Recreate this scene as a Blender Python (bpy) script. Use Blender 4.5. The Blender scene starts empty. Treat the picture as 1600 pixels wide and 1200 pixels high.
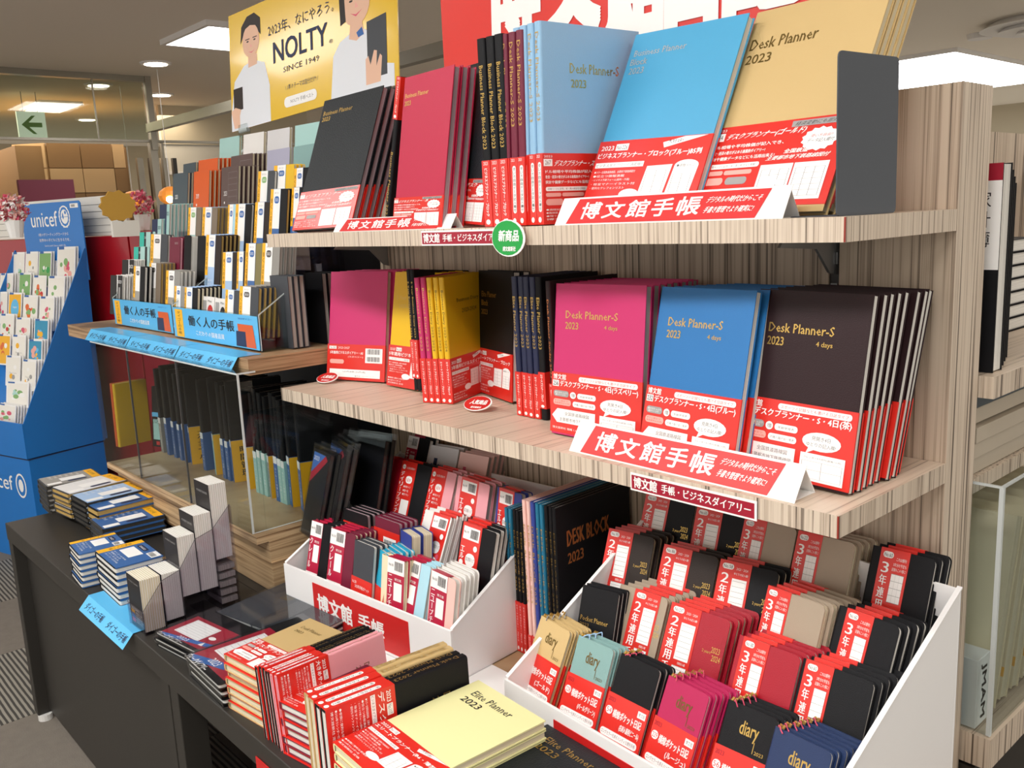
import bpy, bmesh, math, random
from mathutils import Vector, Matrix
random.seed(7)
sc = bpy.context.scene
COL = sc.collection
# ------------------------------------------------------------------ camera, world, lights, exposure
cam_d = bpy.data.cameras.new('camera'); cam = bpy.data.objects.new('camera', cam_d); COL.objects.link(cam)
cam_d.sensor_width = 36.0; cam_d.lens = 31.81295
cam_d.clip_start = 0.02; cam_d.clip_end = 60
cam.matrix_world = Matrix(((0.6684546,-0.1073014,0.7359721,0.447838),(0.7424609,0.1545730,-0.6518121,-0.838911),(-0.0438210,0.9821373,0.1829921,0.320188),(0,0,0,1)))
sc.camera = cam
w = bpy.data.worlds.new('world'); sc.world = w; w.use_nodes = True
w.node_tree.nodes['Background'].inputs[0].default_value = (1.0, 0.95, 0.88, 1)
w.node_tree.nodes['Background'].inputs[1].default_value = 1.05
sc.view_settings.view_transform = 'Standard'; sc.view_settings.look = 'None'
sc.view_settings.gamma = 1.0; sc.view_settings.exposure = 0.05
sc.view_settings.use_curve_mapping = False
sc.cycles.max_bounces = 8; sc.cycles.transparent_max_bounces = 24
sc.cycles.caustics_reflective = False; sc.cycles.caustics_refractive = False
CEIL = 1.6; FLOOR = -0.95
def area(name, loc, sx, sy, power, color=(1, 1, 1), rot=(0, 0, 0)):
    l = bpy.data.lights.new(name, 'AREA'); l.shape = 'RECTANGLE'; l.size = sx; l.size_y = sy
    l.energy = power; l.color = color
    o = bpy.data.objects.new(name, l); COL.objects.link(o); o.location = loc; o.rotation_euler = rot
    return o
COOL = (1.0, 0.975, 0.945); WARM = (1.0, 0.83, 0.62)
area('aisle_lamp', (0.2, -1.5, 1.56), 1.3, 0.35, 30, COOL, (0, 0, 0.3))
area('aisle_lamp', (-1.6, -1.6, 1.56), 1.3, 0.35, 22, COOL, (0, 0, 0.3))
area('aisle_lamp', (2.2, -0.6, 1.56), 1.3, 0.35, 24, COOL, (0, 0, 0.3))
area('aisle_lamp', (-3.6, -1.2, 1.56), 1.2, 0.35, 12, COOL, (0, 0, 0.3))
area('aisle_lamp', (-5.6, 1.95, 1.56), 0.7, 0.5, 16, COOL, (0, 0, 0))
area('aisle_lamp', (-3.9, 9.6, 1.52), 1.6, 3.0, 60, COOL, (0, 0, 0))
area('aisle_lamp', (0.8, 2.4, 1.56), 1.3, 0.35, 20, COOL, (0, 0, 0))
area('aisle_lamp', (-4.2, 4.6, 1.52), 1.6, 1.6, 40, COOL)  # added lamp without a fixture, brightens the dark far part of the room
area('aisle_lamp', (-1.6, 4.4, 1.52), 1.6, 1.6, 30, COOL)  # second added fill lamp for the far room, no fixture above it
area('corridor_lamp', (-10.0, 2.0, 1.5), 2.5, 2.5, 110, WARM, (0, 0, 0))

# ------------------------------------------------------------------ materials
def lin(c):
    return tuple(((v / 12.92) if v <= 0.04045 else ((v + 0.055) / 1.055) ** 2.4) for v in c)
def hexc(h):
    h = h.lstrip('#'); return lin([int(h[i:i + 2], 16) / 255 for i in (0, 2, 4)]) + (1,)
MATS = {}
def mat(name, col, rough=0.5, bump=0.0, bscale=400, metal=0.0, spec=0.5, coat=0.0, emit=0.0, var=0.0):
    if name in MATS: return MATS[name]
    m = bpy.data.materials.new(name); m.use_nodes = True; nt = m.node_tree; b = nt.nodes['Principled BSDF']
    c = hexc(col); b.inputs['Base Color'].default_value = c
    b.inputs['Roughness'].default_value = rough; b.inputs['Metallic'].default_value = metal
    b.inputs['Specular IOR Level'].default_value = spec; b.inputs['Coat Weight'].default_value = coat
    b.inputs['Coat Roughness'].default_value = 0.08
    if emit:
        b.inputs['Emission Color'].default_value = c; b.inputs['Emission Strength'].default_value = emit
    if bump or var:
        tc = nt.nodes.new('ShaderNodeTexCoord'); n = nt.nodes.new('ShaderNodeTexNoise')
        n.inputs['Scale'].default_value = bscale; n.inputs['Detail'].default_value = 3
        nt.links.new(tc.outputs['Object'], n.inputs['Vector'])
        if bump:
            bp = nt.nodes.new('ShaderNodeBump'); bp.inputs['Strength'].default_value = bump; bp.inputs['Distance'].default_value = 0.001
            nt.links.new(n.outputs['Fac'], bp.inputs['Height']); nt.links.new(bp.outputs['Normal'], b.inputs['Normal'])
        if var:
            n2 = nt.nodes.new('ShaderNodeTexNoise'); n2.inputs['Scale'].default_value = bscale * 0.15
            nt.links.new(tc.outputs['Object'], n2.inputs['Vector'])
            r = nt.nodes.new('ShaderNodeMapRange'); r.inputs['To Min'].default_value = 1 - var; r.inputs['To Max'].default_value = 1 + var
            nt.links.new(n2.outputs['Fac'], r.inputs['Value'])
            hv = nt.nodes.new('ShaderNodeHueSaturation'); hv.inputs['Color'].default_value = c
            nt.links.new(r.outputs['Result'], hv.inputs['Value']); nt.links.new(hv.outputs['Color'], b.inputs['Base Color'])
    MATS[name] = m; return m
def stripes(name, base, dark, scale, thr, rough=0.45, mid=None):
    """grain running along the axis whose scale is small"""
    m = bpy.data.materials.new(name); m.use_nodes = True; nt = m.node_tree; b = nt.nodes['Principled BSDF']
    tc = nt.nodes.new('ShaderNodeTexCoord'); mp = nt.nodes.new('ShaderNodeMapping'); mp.inputs['Scale'].default_value = scale
    n = nt.nodes.new('ShaderNodeTexNoise'); n.inputs['Scale'].default_value = 1; n.inputs['Detail'].default_value = 4; n.inputs['Roughness'].default_value = 0.65
    r = nt.nodes.new('ShaderNodeValToRGB'); e = r.color_ramp.elements
    e[0].position = thr - 0.10; e[0].color = hexc(dark); e[1].position = thr - 0.02; e[1].color = hexc(mid or base)
    x = e.new(thr + 0.08); x.color = hexc(base)
    nt.links.new(tc.outputs['Object'], mp.inputs['Vector']); nt.links.new(mp.outputs['Vector'], n.inputs['Vector'])
    nt.links.new(n.outputs['Fac'], r.inputs['Fac']); nt.links.new(r.outputs['Color'], b.inputs['Base Color'])
    b.inputs['Roughness'].default_value = rough
    MATS[name] = m; return m
stripes('zebra_vertical', '#cfbfac', '#55483e', (230, 230, 1.6), 0.46, 0.5, '#b7a592')
stripes('zebra_deep', '#d3c0ab', '#8b7867', (230, 3.0, 230), 0.43, 0.38, '#c5b19b')
stripes('zebra_panel', '#c3b19c', '#54473b', (170, 170, 1.1), 0.46, 0.5, '#a6937f')
stripes('wood_dark_grain', '#b39370', '#6d5238', (3, 3, 170), 0.50, 0.5, '#9c7c5b')
stripes('wood_base', '#c5a882', '#77593c', (2.2, 2.2, 150), 0.48, 0.5, '#ab8c68')
def glassy(name, col, a, rough=0.03):
    m = bpy.data.materials.new(name); m.use_nodes = True; nt = m.node_tree; nt.nodes.remove(nt.nodes['Principled BSDF'])
    out = nt.nodes['Material Output']; t = nt.nodes.new('ShaderNodeBsdfTransparent'); t.inputs[0].default_value = hexc(col)
    g = nt.nodes.new('ShaderNodeBsdfGlossy'); g.inputs['Roughness'].default_value = rough
    fr = nt.nodes.new('ShaderNodeLayerWeight'); fr.inputs['Blend'].default_value = 0.5
    pw = nt.nodes.new('ShaderNodeMath'); pw.operation = 'POWER'; pw.inputs[1].default_value = 5.0
    ml = nt.nodes.new('ShaderNodeMath'); ml.operation = 'MULTIPLY_ADD'; ml.inputs[1].default_value = 0.8 * a; ml.inputs[2].default_value = 0.03 * a
    mx = nt.nodes.new('ShaderNodeMixShader')
    nt.links.new(fr.outputs['Facing'], pw.inputs[0]); nt.links.new(pw.outputs[0], ml.inputs[0]); nt.links.new(ml.outputs[0], mx.inputs[0])
    nt.links.new(t.outputs[0], mx.inputs[1]); nt.links.new(g.outputs[0], mx.inputs[2]); nt.links.new(mx.outputs[0], out.inputs[0])
    MATS[name] = m; return m
glassy('acrylic', '#eef2f2', 1.0); glassy('smoke_acrylic', '#efedf1', 1.0); glassy('clear_film', '#f4f6f8', 1.6, 0.08)
glassy('partition_glass', '#e6ebe2', 1.0)
def M(n):
    return MATS[n]
for a in [
    ('acrylic_edge', '#c9cfce', 0.2), ('white', '#e8e6e4', 0.5), ('print_white', '#f1efec', 0.45), ('print_grey', '#9b9997', 0.5), ('print_pink', '#e9a79c', 0.5),
    ('print_black', '#1b1718', 0.5), ('ink_grey', '#55504f', 0.5), ('print_red', '#c81d1c', 0.45), ('print_maroon', '#9d0f2c', 0.45),
    ('print_yellow', '#f1b21c', 0.5), ('print_blue', '#2f62a6', 0.5), ('print_ltblue', '#9fc3e6', 0.5), ('print_cyan', '#57b6e4', 0.4), ('print_green', '#0f9a3e', 0.35),
    ('print_orange', '#e0692a', 0.5), ('print_navy', '#1d2a4c', 0.5), ('print_skin', '#e3b79c', 0.5), ('print_hair', '#241a18', 0.5), ('print_shirt', '#dfe2e8', 0.5),
    ('print_mint', '#a9d3cc', 0.5), ('print_rose', '#d7526f', 0.5), ('print_leaf', '#7fae6a', 0.5)]:
    mat(*a)
mat('gold_foil', '#d9b465', 0.32, metal=0.85); mat('dark_foil', '#7c6636', 0.35, metal=0.6); mat('silver_foil', '#c9c6c4', 0.35, metal=0.6); mat('copper_foil', '#e08a50', 0.3, metal=0.7)
mat('red_band', '#d62a20', 0.32, spec=0.5, coat=0.25); mat('maroon_band', '#b3153c', 0.35, coat=0.25); mat('white_band', '#e9e7e5', 0.35, coat=0.2)
mat('blue_band', '#35639f', 0.4, coat=0.1); mat('light_blue_band', '#a3bfe0', 0.4); mat('grey_band', '#9a968f', 0.5); mat('yellow_band', '#eeb01f', 0.4, coat=.2)
mat('mint_band', '#9fc6bf', 0.45)
for a in [
    ('cover_black', '#131316', 0.5, 0.25, 900, 0, .22), ('cover_leather_black', '#1d2226', 0.38, 0.9, 420, 0, .3), ('cover_charcoal', '#3c3f45', 0.5, 0.2, 700),
    ('cover_magenta', '#c42a68', 0.5, 0.15, 900), ('cover_blue', '#236fae', 0.5, 0.15, 900), ('cover_brown', '#291619', 0.45, 0.3, 700, 0, .3),
    ('cover_light_blue', '#8cb5d4', 0.42, 0.2, 500), ('cover_sky', '#489dc6', 0.45, 0.15, 900), ('cover_crimson', '#b51f42', 0.45, 0.2, 900),
    ('cover_wine', '#6d1330', 0.45, 0.2, 900), ('cover_navy', '#1c2344', 0.45, 0.2, 900), ('cover_deep_blue', '#1b2f57', 0.4, 0.3, 600),
    ('cover_yellow', '#e2b416', 0.5, 0.1, 900), ('cover_lemon', '#ebe7ab', 0.38, 0.12, 60), ('cover_champagne', '#a3927e', 0.4, 0.2, 900),
    ('cover_red', '#a20f26', 0.32, 0.35, 700), ('cover_teal', '#1b6f8f', 0.5, 0.1, 900), ('cover_aqua', '#7fa3a0', 0.42, 0.2, 700),
    ('cover_pink', '#e7a0a8', 0.45, 0.12, 700), ('cover_pale_pink', '#ecc0b6', 0.5, 0.1, 800), ('cover_rouge', '#b01650', 0.45, 0.15, 800),
    ('cover_royal', '#30408f', 0.5, 0.1, 800), ('cover_cyan', '#22a2c4', 0.5, 0.1, 800), ('cover_cream', '#e6d9b8', 0.5, 0.1, 800), ('cover_white', '#e4e1dd', 0.45, 0.1, 800),
    ('cover_ice', '#a9d4e2', 0.45, 0.1, 800), ('cover_orange', '#d5591f', 0.3, 0.05, 800), ('cover_mauve', '#5b4744', 0.3, 0.05, 800), ('cover_slate', '#46525a', 0.3, 0.05, 800),
    ('cover_mint', '#a4cbc6', 0.3, 0.05, 800), ('cover_lavender', '#a8a6bb', 0.3, 0.05, 800), ('cover_pearl', '#d3d1d2', 0.3, 0.05, 800), ('cover_darkbrown', '#2a201b', 0.45, 0.3, 800, 0, .3),
    ('cover_taupe', '#7a6b5a', 0.42, 0.3, 800), ('cover_grey', '#8f8c86', 0.42, 0.3, 800), ('cover_turquoise', '#27b3a0', 0.4, 0.1, 800), ('cover_olive', '#7d7345', 0.42, .2, 800)]:
    mat(*a)
mat('cover_gold', '#cdb07a', 0.38, 0.15, 900, metal=0.12)
def pages_mat(name, col, dark):
    m = bpy.data.materials.new(name); m.use_nodes = True; nt = m.node_tree; b = nt.nodes['Principled BSDF']
    tc = nt.nodes.new('ShaderNodeTexCoord'); mp = nt.nodes.new('ShaderNodeMapping'); mp.inputs['Scale'].default_value = (4, 1500, 4)
    n = nt.nodes.new('ShaderNodeTexNoise'); n.inputs['Scale'].default_value = 1; r = nt.nodes.new('ShaderNodeValToRGB')
    r.color_ramp.elements[0].position = 0.3; r.color_ramp.elements[0].color = hexc(dark); r.color_ramp.elements[1].position = 0.62; r.color_ramp.elements[1].color = hexc(col)
    nt.links.new(tc.outputs['Object'], mp.inputs['Vector']); nt.links.new(mp.outputs['Vector'], n.inputs['Vector']); nt.links.new(n.outputs['Fac'], r.inputs['Fac'])
    nt.links.new(r.outputs['Color'], b.inputs['Base Color']); b.inputs['Roughness'].default_value = 0.8; MATS[name] = m
pages_mat('page_white', '#e6e3dc', '#b5b1a8'); pages_mat('page_cream', '#e2d8bd', '#b3a684'); pages_mat('page_pink', '#e9a9b4', '#c97f92')
pages_mat('page_grey', '#a9a29b', '#86807a'); pages_mat('page_dark', '#3a362f', '#1c1a18'); pages_mat('page_gold', '#c2a05a', '#8d7238'); pages_mat('page_mauve', '#a58f93', '#7e6a70'); pages_mat('page_hot', '#e0347c', '#a81f58')

# ------------------------------------------------------------------ mesh helpers
def link(name, me, parent=None, mats=None):
    o = bpy.data.objects.new(name, me); COL.objects.link(o)
    if parent is not None: o.parent = parent
    if mats is not None:
        for m in mats: me.materials.append(M(m) if isinstance(m, str) else m)
    return o
def tag(o, label, cat, group=None, kind=None):
    if label: o['label'] = label
    if cat: o['category'] = cat
    if group: o['group'] = group
    if kind: o['kind'] = kind
    return o
def empty(name, loc=(0, 0, 0), mtx=None):
    o = bpy.data.objects.new(name, None); COL.objects.link(o); o.empty_display_size = 0.02
    if mtx is not None: o.matrix_world = mtx
    else: o.location = loc
    return o
class MB:
    """collects boxes, prisms and quads into one mesh"""
    def __init__(s): s.v = []; s.f = []; s.m = []
    def add(s, v, f, mi=0):
        n = len(s.v); s.v += [tuple(p) for p in v]; s.f += [tuple(i + n for i in q) for q in f]; s.m += [mi] * len(f)
        return s
    def box(s, a, b, mi=0, faces=None):
        x0, y0, z0 = a; x1, y1, z1 = b
        v = [(x0, y0, z0), (x1, y0, z0), (x1, y1, z0), (x0, y1, z0), (x0, y0, z1), (x1, y0, z1), (x1, y1, z1), (x0, y1, z1)]
        f = [(0, 3, 2, 1), (4, 5, 6, 7), (0, 1, 5, 4), (1, 2, 6, 5), (2, 3, 7, 6), (3, 0, 4, 7)]  # bottom top front right back left
        n = len(s.v); s.v += v; s.f += [tuple(i + n for i in q) for q in f]
        s.m += list(faces) if faces else [mi] * 6
        return s
    def prism(s, poly, d, mi=0):
        """poly: 3D points (ccw seen from -d), extruded by vector d"""
        d = Vector(d); n = len(poly); P = [Vector(p) for p in poly]; v = P + [p + d for p in P]
        f = [tuple(range(n)), tuple(range(2 * n - 1, n - 1, -1))] + [(i, i + n, (i + 1) % n + n, (i + 1) % n) for i in range(n)]
        return s.add(v, f, mi)
    def quad(s, a, b, c, d, mi=0): return s.add([a, b, c, d], [(0, 1, 2, 3)], mi)
    def cyl(s, a, b, r, r2=None, n=12, mi=0):
        a = Vector(a); b = Vector(b); r2 = r if r2 is None else r2; d = (b - a).normalized(); t = d.orthogonal().normalized(); u = d.cross(t)
        v = [a + (t * math.cos(k * 2 * math.pi / n) + u * math.sin(k * 2 * math.pi / n)) * r for k in range(n)] + [b + (t * math.cos(k * 2 * math.pi / n) + u * math.sin(k * 2 * math.pi / n)) * r2 for k in range(n)]
        f = [tuple(range(n - 1, -1, -1)), tuple(range(n, 2 * n))] + [(i, (i + 1) % n, (i + 1) % n + n, i + n) for i in range(n)]
        return s.add(v, f, mi)
    def mesh(s, name):
        me = bpy.data.meshes.new(name); me.from_pydata(s.v, [], s.f)
        if any(s.m): me.polygons.foreach_set('material_index', s.m)
        me.update(); return me
    def build(s, name, mats, parent=None, bevel=0):
        if isinstance(mats, str): mats = [mats]
        o = link(name, s.mesh(name), parent, mats)
        if bevel:
            md = o.modifiers.new('bevel', 'BEVEL'); md.width = bevel; md.segments = 2; md.limit_method = 'ANGLE'
        return o
# ------------------------------------------------------------------ lettering
GL = {}
def glyphs(s, bold=0.0, sp=1.0):
    k = (s, sp)
    if k in GL: return GL[k]
    cu = bpy.data.curves.new('t', 'FONT'); cu.body = s; cu.resolution_u = 1 if len(s) > 8 else 3;  cu.size = 1; cu.space_character = sp; cu.fill_mode = 'FRONT'
    ob = bpy.data.objects.new('t', cu); me = bpy.data.meshes.new_from_object(ob)
    v = [(p.co.x, p.co.y) for p in me.vertices]; f = [tuple(q.vertices) for q in me.polygons]
    bpy.data.objects.remove(ob); bpy.data.curves.remove(cu); bpy.data.meshes.remove(me)
    if v:
        x0 = min(p[0] for p in v); x1 = max(p[0] for p in v); y0 = min(p[1] for p in v); y1 = max(p[1] for p in v)
        v = [((p[0] - x0) / max(x1 - x0, 1e-6), (p[1] - y0) / max(y1 - y0, 1e-6)) for p in v]
    GL[k] = (v, f); return GL[k]
def shape(mb, els, W, H, x0=0, z0=0, y=-0.0004, plane='front', flip=False):
    """lay elements (normalised 0..1) on a W x H rectangle; front = xz plane at y"""
    ms = mb['mats']; k = 0
    def put(v, f, m):
        nonlocal k
        k += 1; yy = y - 0.00004 * min(k, 6) - 0.000006 * k
        if m not in ms: ms.append(m)
        pts = []
        for (u, t) in v:
            X = x0 + u * W; Zz = z0 + t * H
            if plane == 'front': pts.append((X, yy, Zz))
            else: pts.append((yy, -X, Zz))     # spine: local u runs towards -y... see book()
        mb['mb'].add(pts, f, ms.index(m))
    for e in els:
        t = e[0]
        if t == 'r':
            _, x, yb, w_, h_, m = e[:6]; put([(x, yb), (x + w_, yb), (x + w_, yb + h_), (x, yb + h_)], [(0, 1, 2, 3)], m)
        elif t == 'rr':   # rounded rectangle
            _, x, yb, w_, h_, m = e[:6]; r = 0.45 * min(w_ * W, h_ * H); pts = []
            for cx, cy, a0 in ((x + w_ - r / W, yb + r / H, -90), (x + w_ - r / W, yb + h_ - r / H, 0), (x + r / W, yb + h_ - r / H, 90), (x + r / W, yb + r / H, 180)):
                for q in range(4):
                    a = math.radians(a0 + q * 30); pts.append((cx + r / W * math.cos(a), cy + r / H * math.sin(a)))
            put(pts, [tuple(range(len(pts)))], m)
        elif t == 'e':
            _, x, yb, w_, h_, m = e[:6]; n = 20; put([(x + w_ / 2 + w_ / 2 * math.cos(q * 2 * math.pi / n), yb + h_ / 2 + h_ / 2 * math.sin(q * 2 * math.pi / n)) for q in range(n)], [tuple(range(n))], m)
        elif t == 'p':
            put(e[1], [tuple(range(len(e[1])))], e[2])
        elif t == 't':
            _, s, x, yb, w_, h_, m = e[:7]; rot = e[7] if len(e) > 7 else ''; bold = e[8] if len(e) > 8 else 0.0
            if rot == 'v':
                n = len(s); ch = h_ / n
                for i, c in enumerate(s):
                    v, f = glyphs(c, bold)
                    if c == 'ー': v = [(b, 1 - a) for a, b in v]; f = [tuple(reversed(q)) for q in f]; bx = (x + w_ * .42, w_ * .16)
                    elif c == '1': bx = (x + w_ * .3, w_ * .4)
                    else: bx = (x, w_)
                    for sh in ((-.03, .03) if bold else (0,)): put([(bx[0] + (a + sh) * bx[1], yb + h_ - (i + 1) * ch + ch * 0.08 + b * ch * 0.84) for a, b in v], f, m)
            else:
                v, f = glyphs(s)
                B = max(abs(bold), .006); asp = (w_ * W) / max(h_ * H, 1e-6) if rot != 'd' else (h_ * H) / max(w_ * W, 1e-6); d = B * (1.6 if B < .03 else 1) / max(asp, .2)
                sh = ((0, 0),) if not bold else [(i / 2, j / 2) for i in range(-2, 3) for j in range(-2, 3)] if B > .03 else ((-1, -.6), (1, .6)) if len(s) > 5 else ((-1, -1), (1, -1), (1, 1), (-1, 1), (0, 0))
                v0 = v
                for sx, sy in sh:
                    v = [(a + sx * d, b + sy * B * 1.2) for a, b in v0] if bold else v0
                    if rot == 'd': v = [(x + b * w_, yb + (1 - a) * h_) for a, b in v]
                    elif rot == 'u': v = [(x + (1 - b) * w_, yb + a * h_) for a, b in v]
                    elif rot == 'i': v = [(x + (a + 0.05 * b) * w_, yb + b * h_) for a, b in v]
                    else: v = [(x + a * w_, yb + b * h_) for a, b in v]
                    put(v, f, m)
        elif t == 'bar':
            _, x, yb, w_, h_, m = e[:6]; rr = random.Random(int(x * 1000) + 3); q = x
            while q < x + w_ * 0.97:
                d = w_ * rr.choice((0.02, 0.03, 0.045)); put([(q, yb), (q + d, yb), (q + d, yb + h_), (q, yb + h_)], [(0, 1, 2, 3)], m); q += d + w_ * rr.choice((0.02, 0.03, 0.04))
        elif t == 'grid':
            _, x, yb, w_, h_, m, nx, ny = e
            for i in range(nx + 1): put([(x + w_ * i / nx - .002, yb), (x + w_ * i / nx + .002, yb), (x + w_ * i / nx + .002, yb + h_), (x + w_ * i / nx - .002, yb + h_)], [(0, 1, 2, 3)], m)
            for i in range(ny + 1): put([(x, yb + h_ * i / ny - .0015), (x + w_, yb + h_ * i / ny - .0015), (x + w_, yb + h_ * i / ny + .0015), (x, yb + h_ * i / ny + .0015)], [(0, 1, 2, 3)], m)
def print_obj(name, els, W, H, parent, x0=0, z0=0, y=-0.0004, cache=None):
    if cache is not None and cache in PC: return link(name, PC[cache], parent)
    d = dict(mb=MB(), mats=[]); shape(d, els, W, H, x0, z0, y)
    me = d['mb'].mesh(name)
    for m in d['mats']: me.materials.append(M(m))
    if cache is not None: PC[cache] = me
    return link(name, me, parent)
PC = {}
def pose_matrix(p):
    o = Vector(p[0:3]); ex = Vector(p[3:6]).normalized(); up = Vector(p[6:9]).normalized(); ey = up.cross(ex)
    m = Matrix.Identity(4)
    for i in range(3): m[i][0] = ex[i]; m[i][1] = ey[i]; m[i][2] = up[i]; m[i][3] = o[i]
    return m
# ------------------------------------------------------------------ books
def rpoly(x0, x1, z0, z1, r, n=4, both=False):
    """rectangle in xz with the right (fore-edge) corners rounded; ccw seen from -y"""
    if r <= 0: return [(x0, z0), (x1, z0), (x1, z1), (x0, z1)]
    p = [(x0, z0)]
    for q in range(n + 1): a = -math.pi / 2 + q * math.pi / 2 / n; p.append((x1 - r + r * math.cos(a), z0 + r + r * math.sin(a)))
    for q in range(n + 1): a = q * math.pi / 2 / n; p.append((x1 - r + r * math.cos(a), z1 - r + r * math.sin(a)))
    return p + [(x0, z1)]
MC = {}
def cover_mesh(w, h, t, r, c, mt):
    k = ('c', round(w, 4), round(h, 4), round(t, 4), r, c, mt)
    if k in MC: return MC[k]
    b = MB(); rs = min(t * 0.45, 0.004)
    b.prism([(x, 0, z) for x, z in rpoly(rs, w, 0, h, r)], (0, c, 0)); b.prism([(x, t - c, z) for x, z in rpoly(rs, w, 0, h, r)], (0, c, 0))
    n = 4; out = []; inn = []
    for q in range(n + 1):
        a = math.pi / 2 * q / n; out.append((rs - rs * math.sin(a), rs - rs * math.cos(a)))
    for q in range(n + 1):
        a = math.pi / 2 * q / n; out.append((rs - rs * math.cos(a), t - rs + rs * math.sin(a)))
    m = len(out); v = [(x, y, z) for z in (0, h) for x, y in out] + [(rs, y_, z) for z in (0, h) for y_ in (c, t - c)]
    f = [(i + 1, i, i + m, i + 1 + m) for i in range(m - 1)]
    i0 = 2 * m; f += [tuple(reversed([i0, i0 + 1] + list(range(m - 1, -1, -1)))), tuple([i0 + 2, i0 + 3] + list(range(2 * m - 1, m - 1, -1)))]
    b.add(v, f); me = b.mesh('cover'); me.materials.append(M(mt)); MC[k] = me; return me
def pages_mesh(w, h, t, r, c, ins, mt):
    k = ('p', round(w, 4), round(h, 4), round(t, 4), r, c, ins, mt)
    if k in MC: return MC[k]
    b = MB(); b.prism([(x, c + .0001, z) for x, z in rpoly(c * 1.5, w - ins, ins, h - ins, max(r - ins * .5, 0) if r else 0)], (0, t - 2 * c - .0002, 0))
    me = b.mesh('page_block'); me.materials.append(M(mt)); MC[k] = me; return me
def hband_mesh(w, h, t, a, b_, mt):
    k = ('hb', round(w, 4), round(h, 4), round(t, 4), a, b_, mt)
    if k in MC: return MC[k]
    e = .0006; b = MB(); z0 = h * a; z1 = h * b_
    b.box((-e, -e, z0), (w + e, 0, z1)); b.box((-e, t, z0), (w + e, t + e, z1)); b.box((-e, 0, z0), (0, t, z1))
    b.box((w + e * .2, 0, z0), (w + e, t * .12, z1)); b.box((w + e * .2, t * .88, z0), (w + e, t, z1))
    me = b.mesh('paper_band'); me.materials.append(M(mt)); MC[k] = me; return me
def vband_mesh(w, h, t, a, b_, mt):
    k = ('vb', round(w, 4), round(h, 4), round(t, 4), a, b_, mt)
    if k in MC: return MC[k]
    e = .0006; b = MB(); x0 = w * a; x1 = w * b_
    b.box((x0, -e, -e), (x1, 0, h + e)); b.box((x0, t, -e), (x1, t + e, h + e)); b.box((x0, 0, h), (x1, t, h + e)); b.box((x0, 0, -e), (x1, t, 0))
    me = b.mesh('paper_band'); me.materials.append(M(mt)); MC[k] = me; return me
ORD = ['', 'second', 'third', 'fourth', 'fifth', 'sixth', 'seventh', 'eighth', 'ninth', 'tenth', 'eleventh', 'twelfth', 'thirteenth', 'fourteenth', 'fifteenth', 'sixteenth', 'seventeenth', 'eighteenth']
def book(name, label, cat, pose, t, cover, pages='page_white', r=0, c=.0011, ins=.0016, band=None, title=None, spine=None, bspine=None, group=None, ribbon=None, film=False, dog=0):
    """band=(kind, from, to, material, layout)"""
    w_, h_ = pose[9], pose[10]
    root = empty(name, mtx=pose_matrix(pose)); tag(root, label, cat, group)
    cv = link('cover', cover_mesh(w_, h_, t, r, c, cover), root)
    link('page_block', pages_mesh(w_, h_, t, r, c, ins, pages), root)
    if title: print_obj('lettering', title, w_, h_, cv, y=-.0002)['front'] = 1
    def spine_print(nm, els, z0, H, par, off):
        d = dict(mb=MB(), mats=[]); shape(d, els, t, H, 0, z0, -off, plane='spine')
        # spine lies in the yz plane at x=-off, its reading-left edge at the back cover
        me = d['mb'].mesh(nm)
        for v in me.vertices: v.co.y = t + v.co.y
        for m in d['mats']: me.materials.append(M(m))
        return link(nm, me, par)
    if spine: spine_print('spine_lettering', spine, 0, h_, cv, .0002)
    if band:
        kind, a, b_, mt, lay = band
        bd = link('paper_band', (hband_mesh if kind == 'h' else vband_mesh)(w_, h_, t, a, b_, mt), root)
        if lay:
            if kind == 'h': print_obj('band_print', lay, w_, h_ * (b_ - a), bd, z0=h_ * a, y=-.0008)['front'] = 1
            else: print_obj('band_print', lay, w_ * (b_ - a), h_, bd, x0=w_ * a, y=-.0008)['front'] = 1
        if bspine and kind == 'h': spine_print('band_spine_print', bspine, h_ * a, h_ * (b_ - a), bd, .0008)
    if ribbon:
        g = MB(); rr = random.Random(int(w_ * 1e5) + len(label))
        x = w_ * .06; p = Vector((x, t * .5, h_ - .002))
        for q in range(5):
            n_ = p + Vector((rr.uniform(.0, .005), rr.uniform(-.004, .003), rr.uniform(-.001, .004) if q < 3 else -.003)); g.cyl(p, n_, .0008, n=6); p = n_
        rb = g.build('ribbon', ribbon, root)
        g = MB()
        for q in range(2): g.cyl((x + .004 * q, t * .5, h_ - .001), (x + .004 * q + .002, t * .4, h_ + .004), .0021, .0016, n=8)
        g.build('ribbon_charm', 'gold_foil', rb)
    if film:
        g = MB(); e = .0013; g.box((-e, -e, -e), (w_ + e, t + e, h_ + .012)); g.build('clear_wrapper', 'clear_film', root)
    return root
def clone(root, mtx, deep=True):
    r = root.copy(); COL.objects.link(r); r.matrix_world = mtx
    for ch in root.children:
        if ch.get('front'): continue
        c_ = ch.copy(); COL.objects.link(c_); c_.parent = r; c_.matrix_parent_inverse = Matrix.Identity(4)
        for g in ch.children:
            if g.get('front'): continue
            d = g.copy(); COL.objects.link(d); d.parent = c_; d.matrix_parent_inverse = Matrix.Identity(4)
    return r
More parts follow.
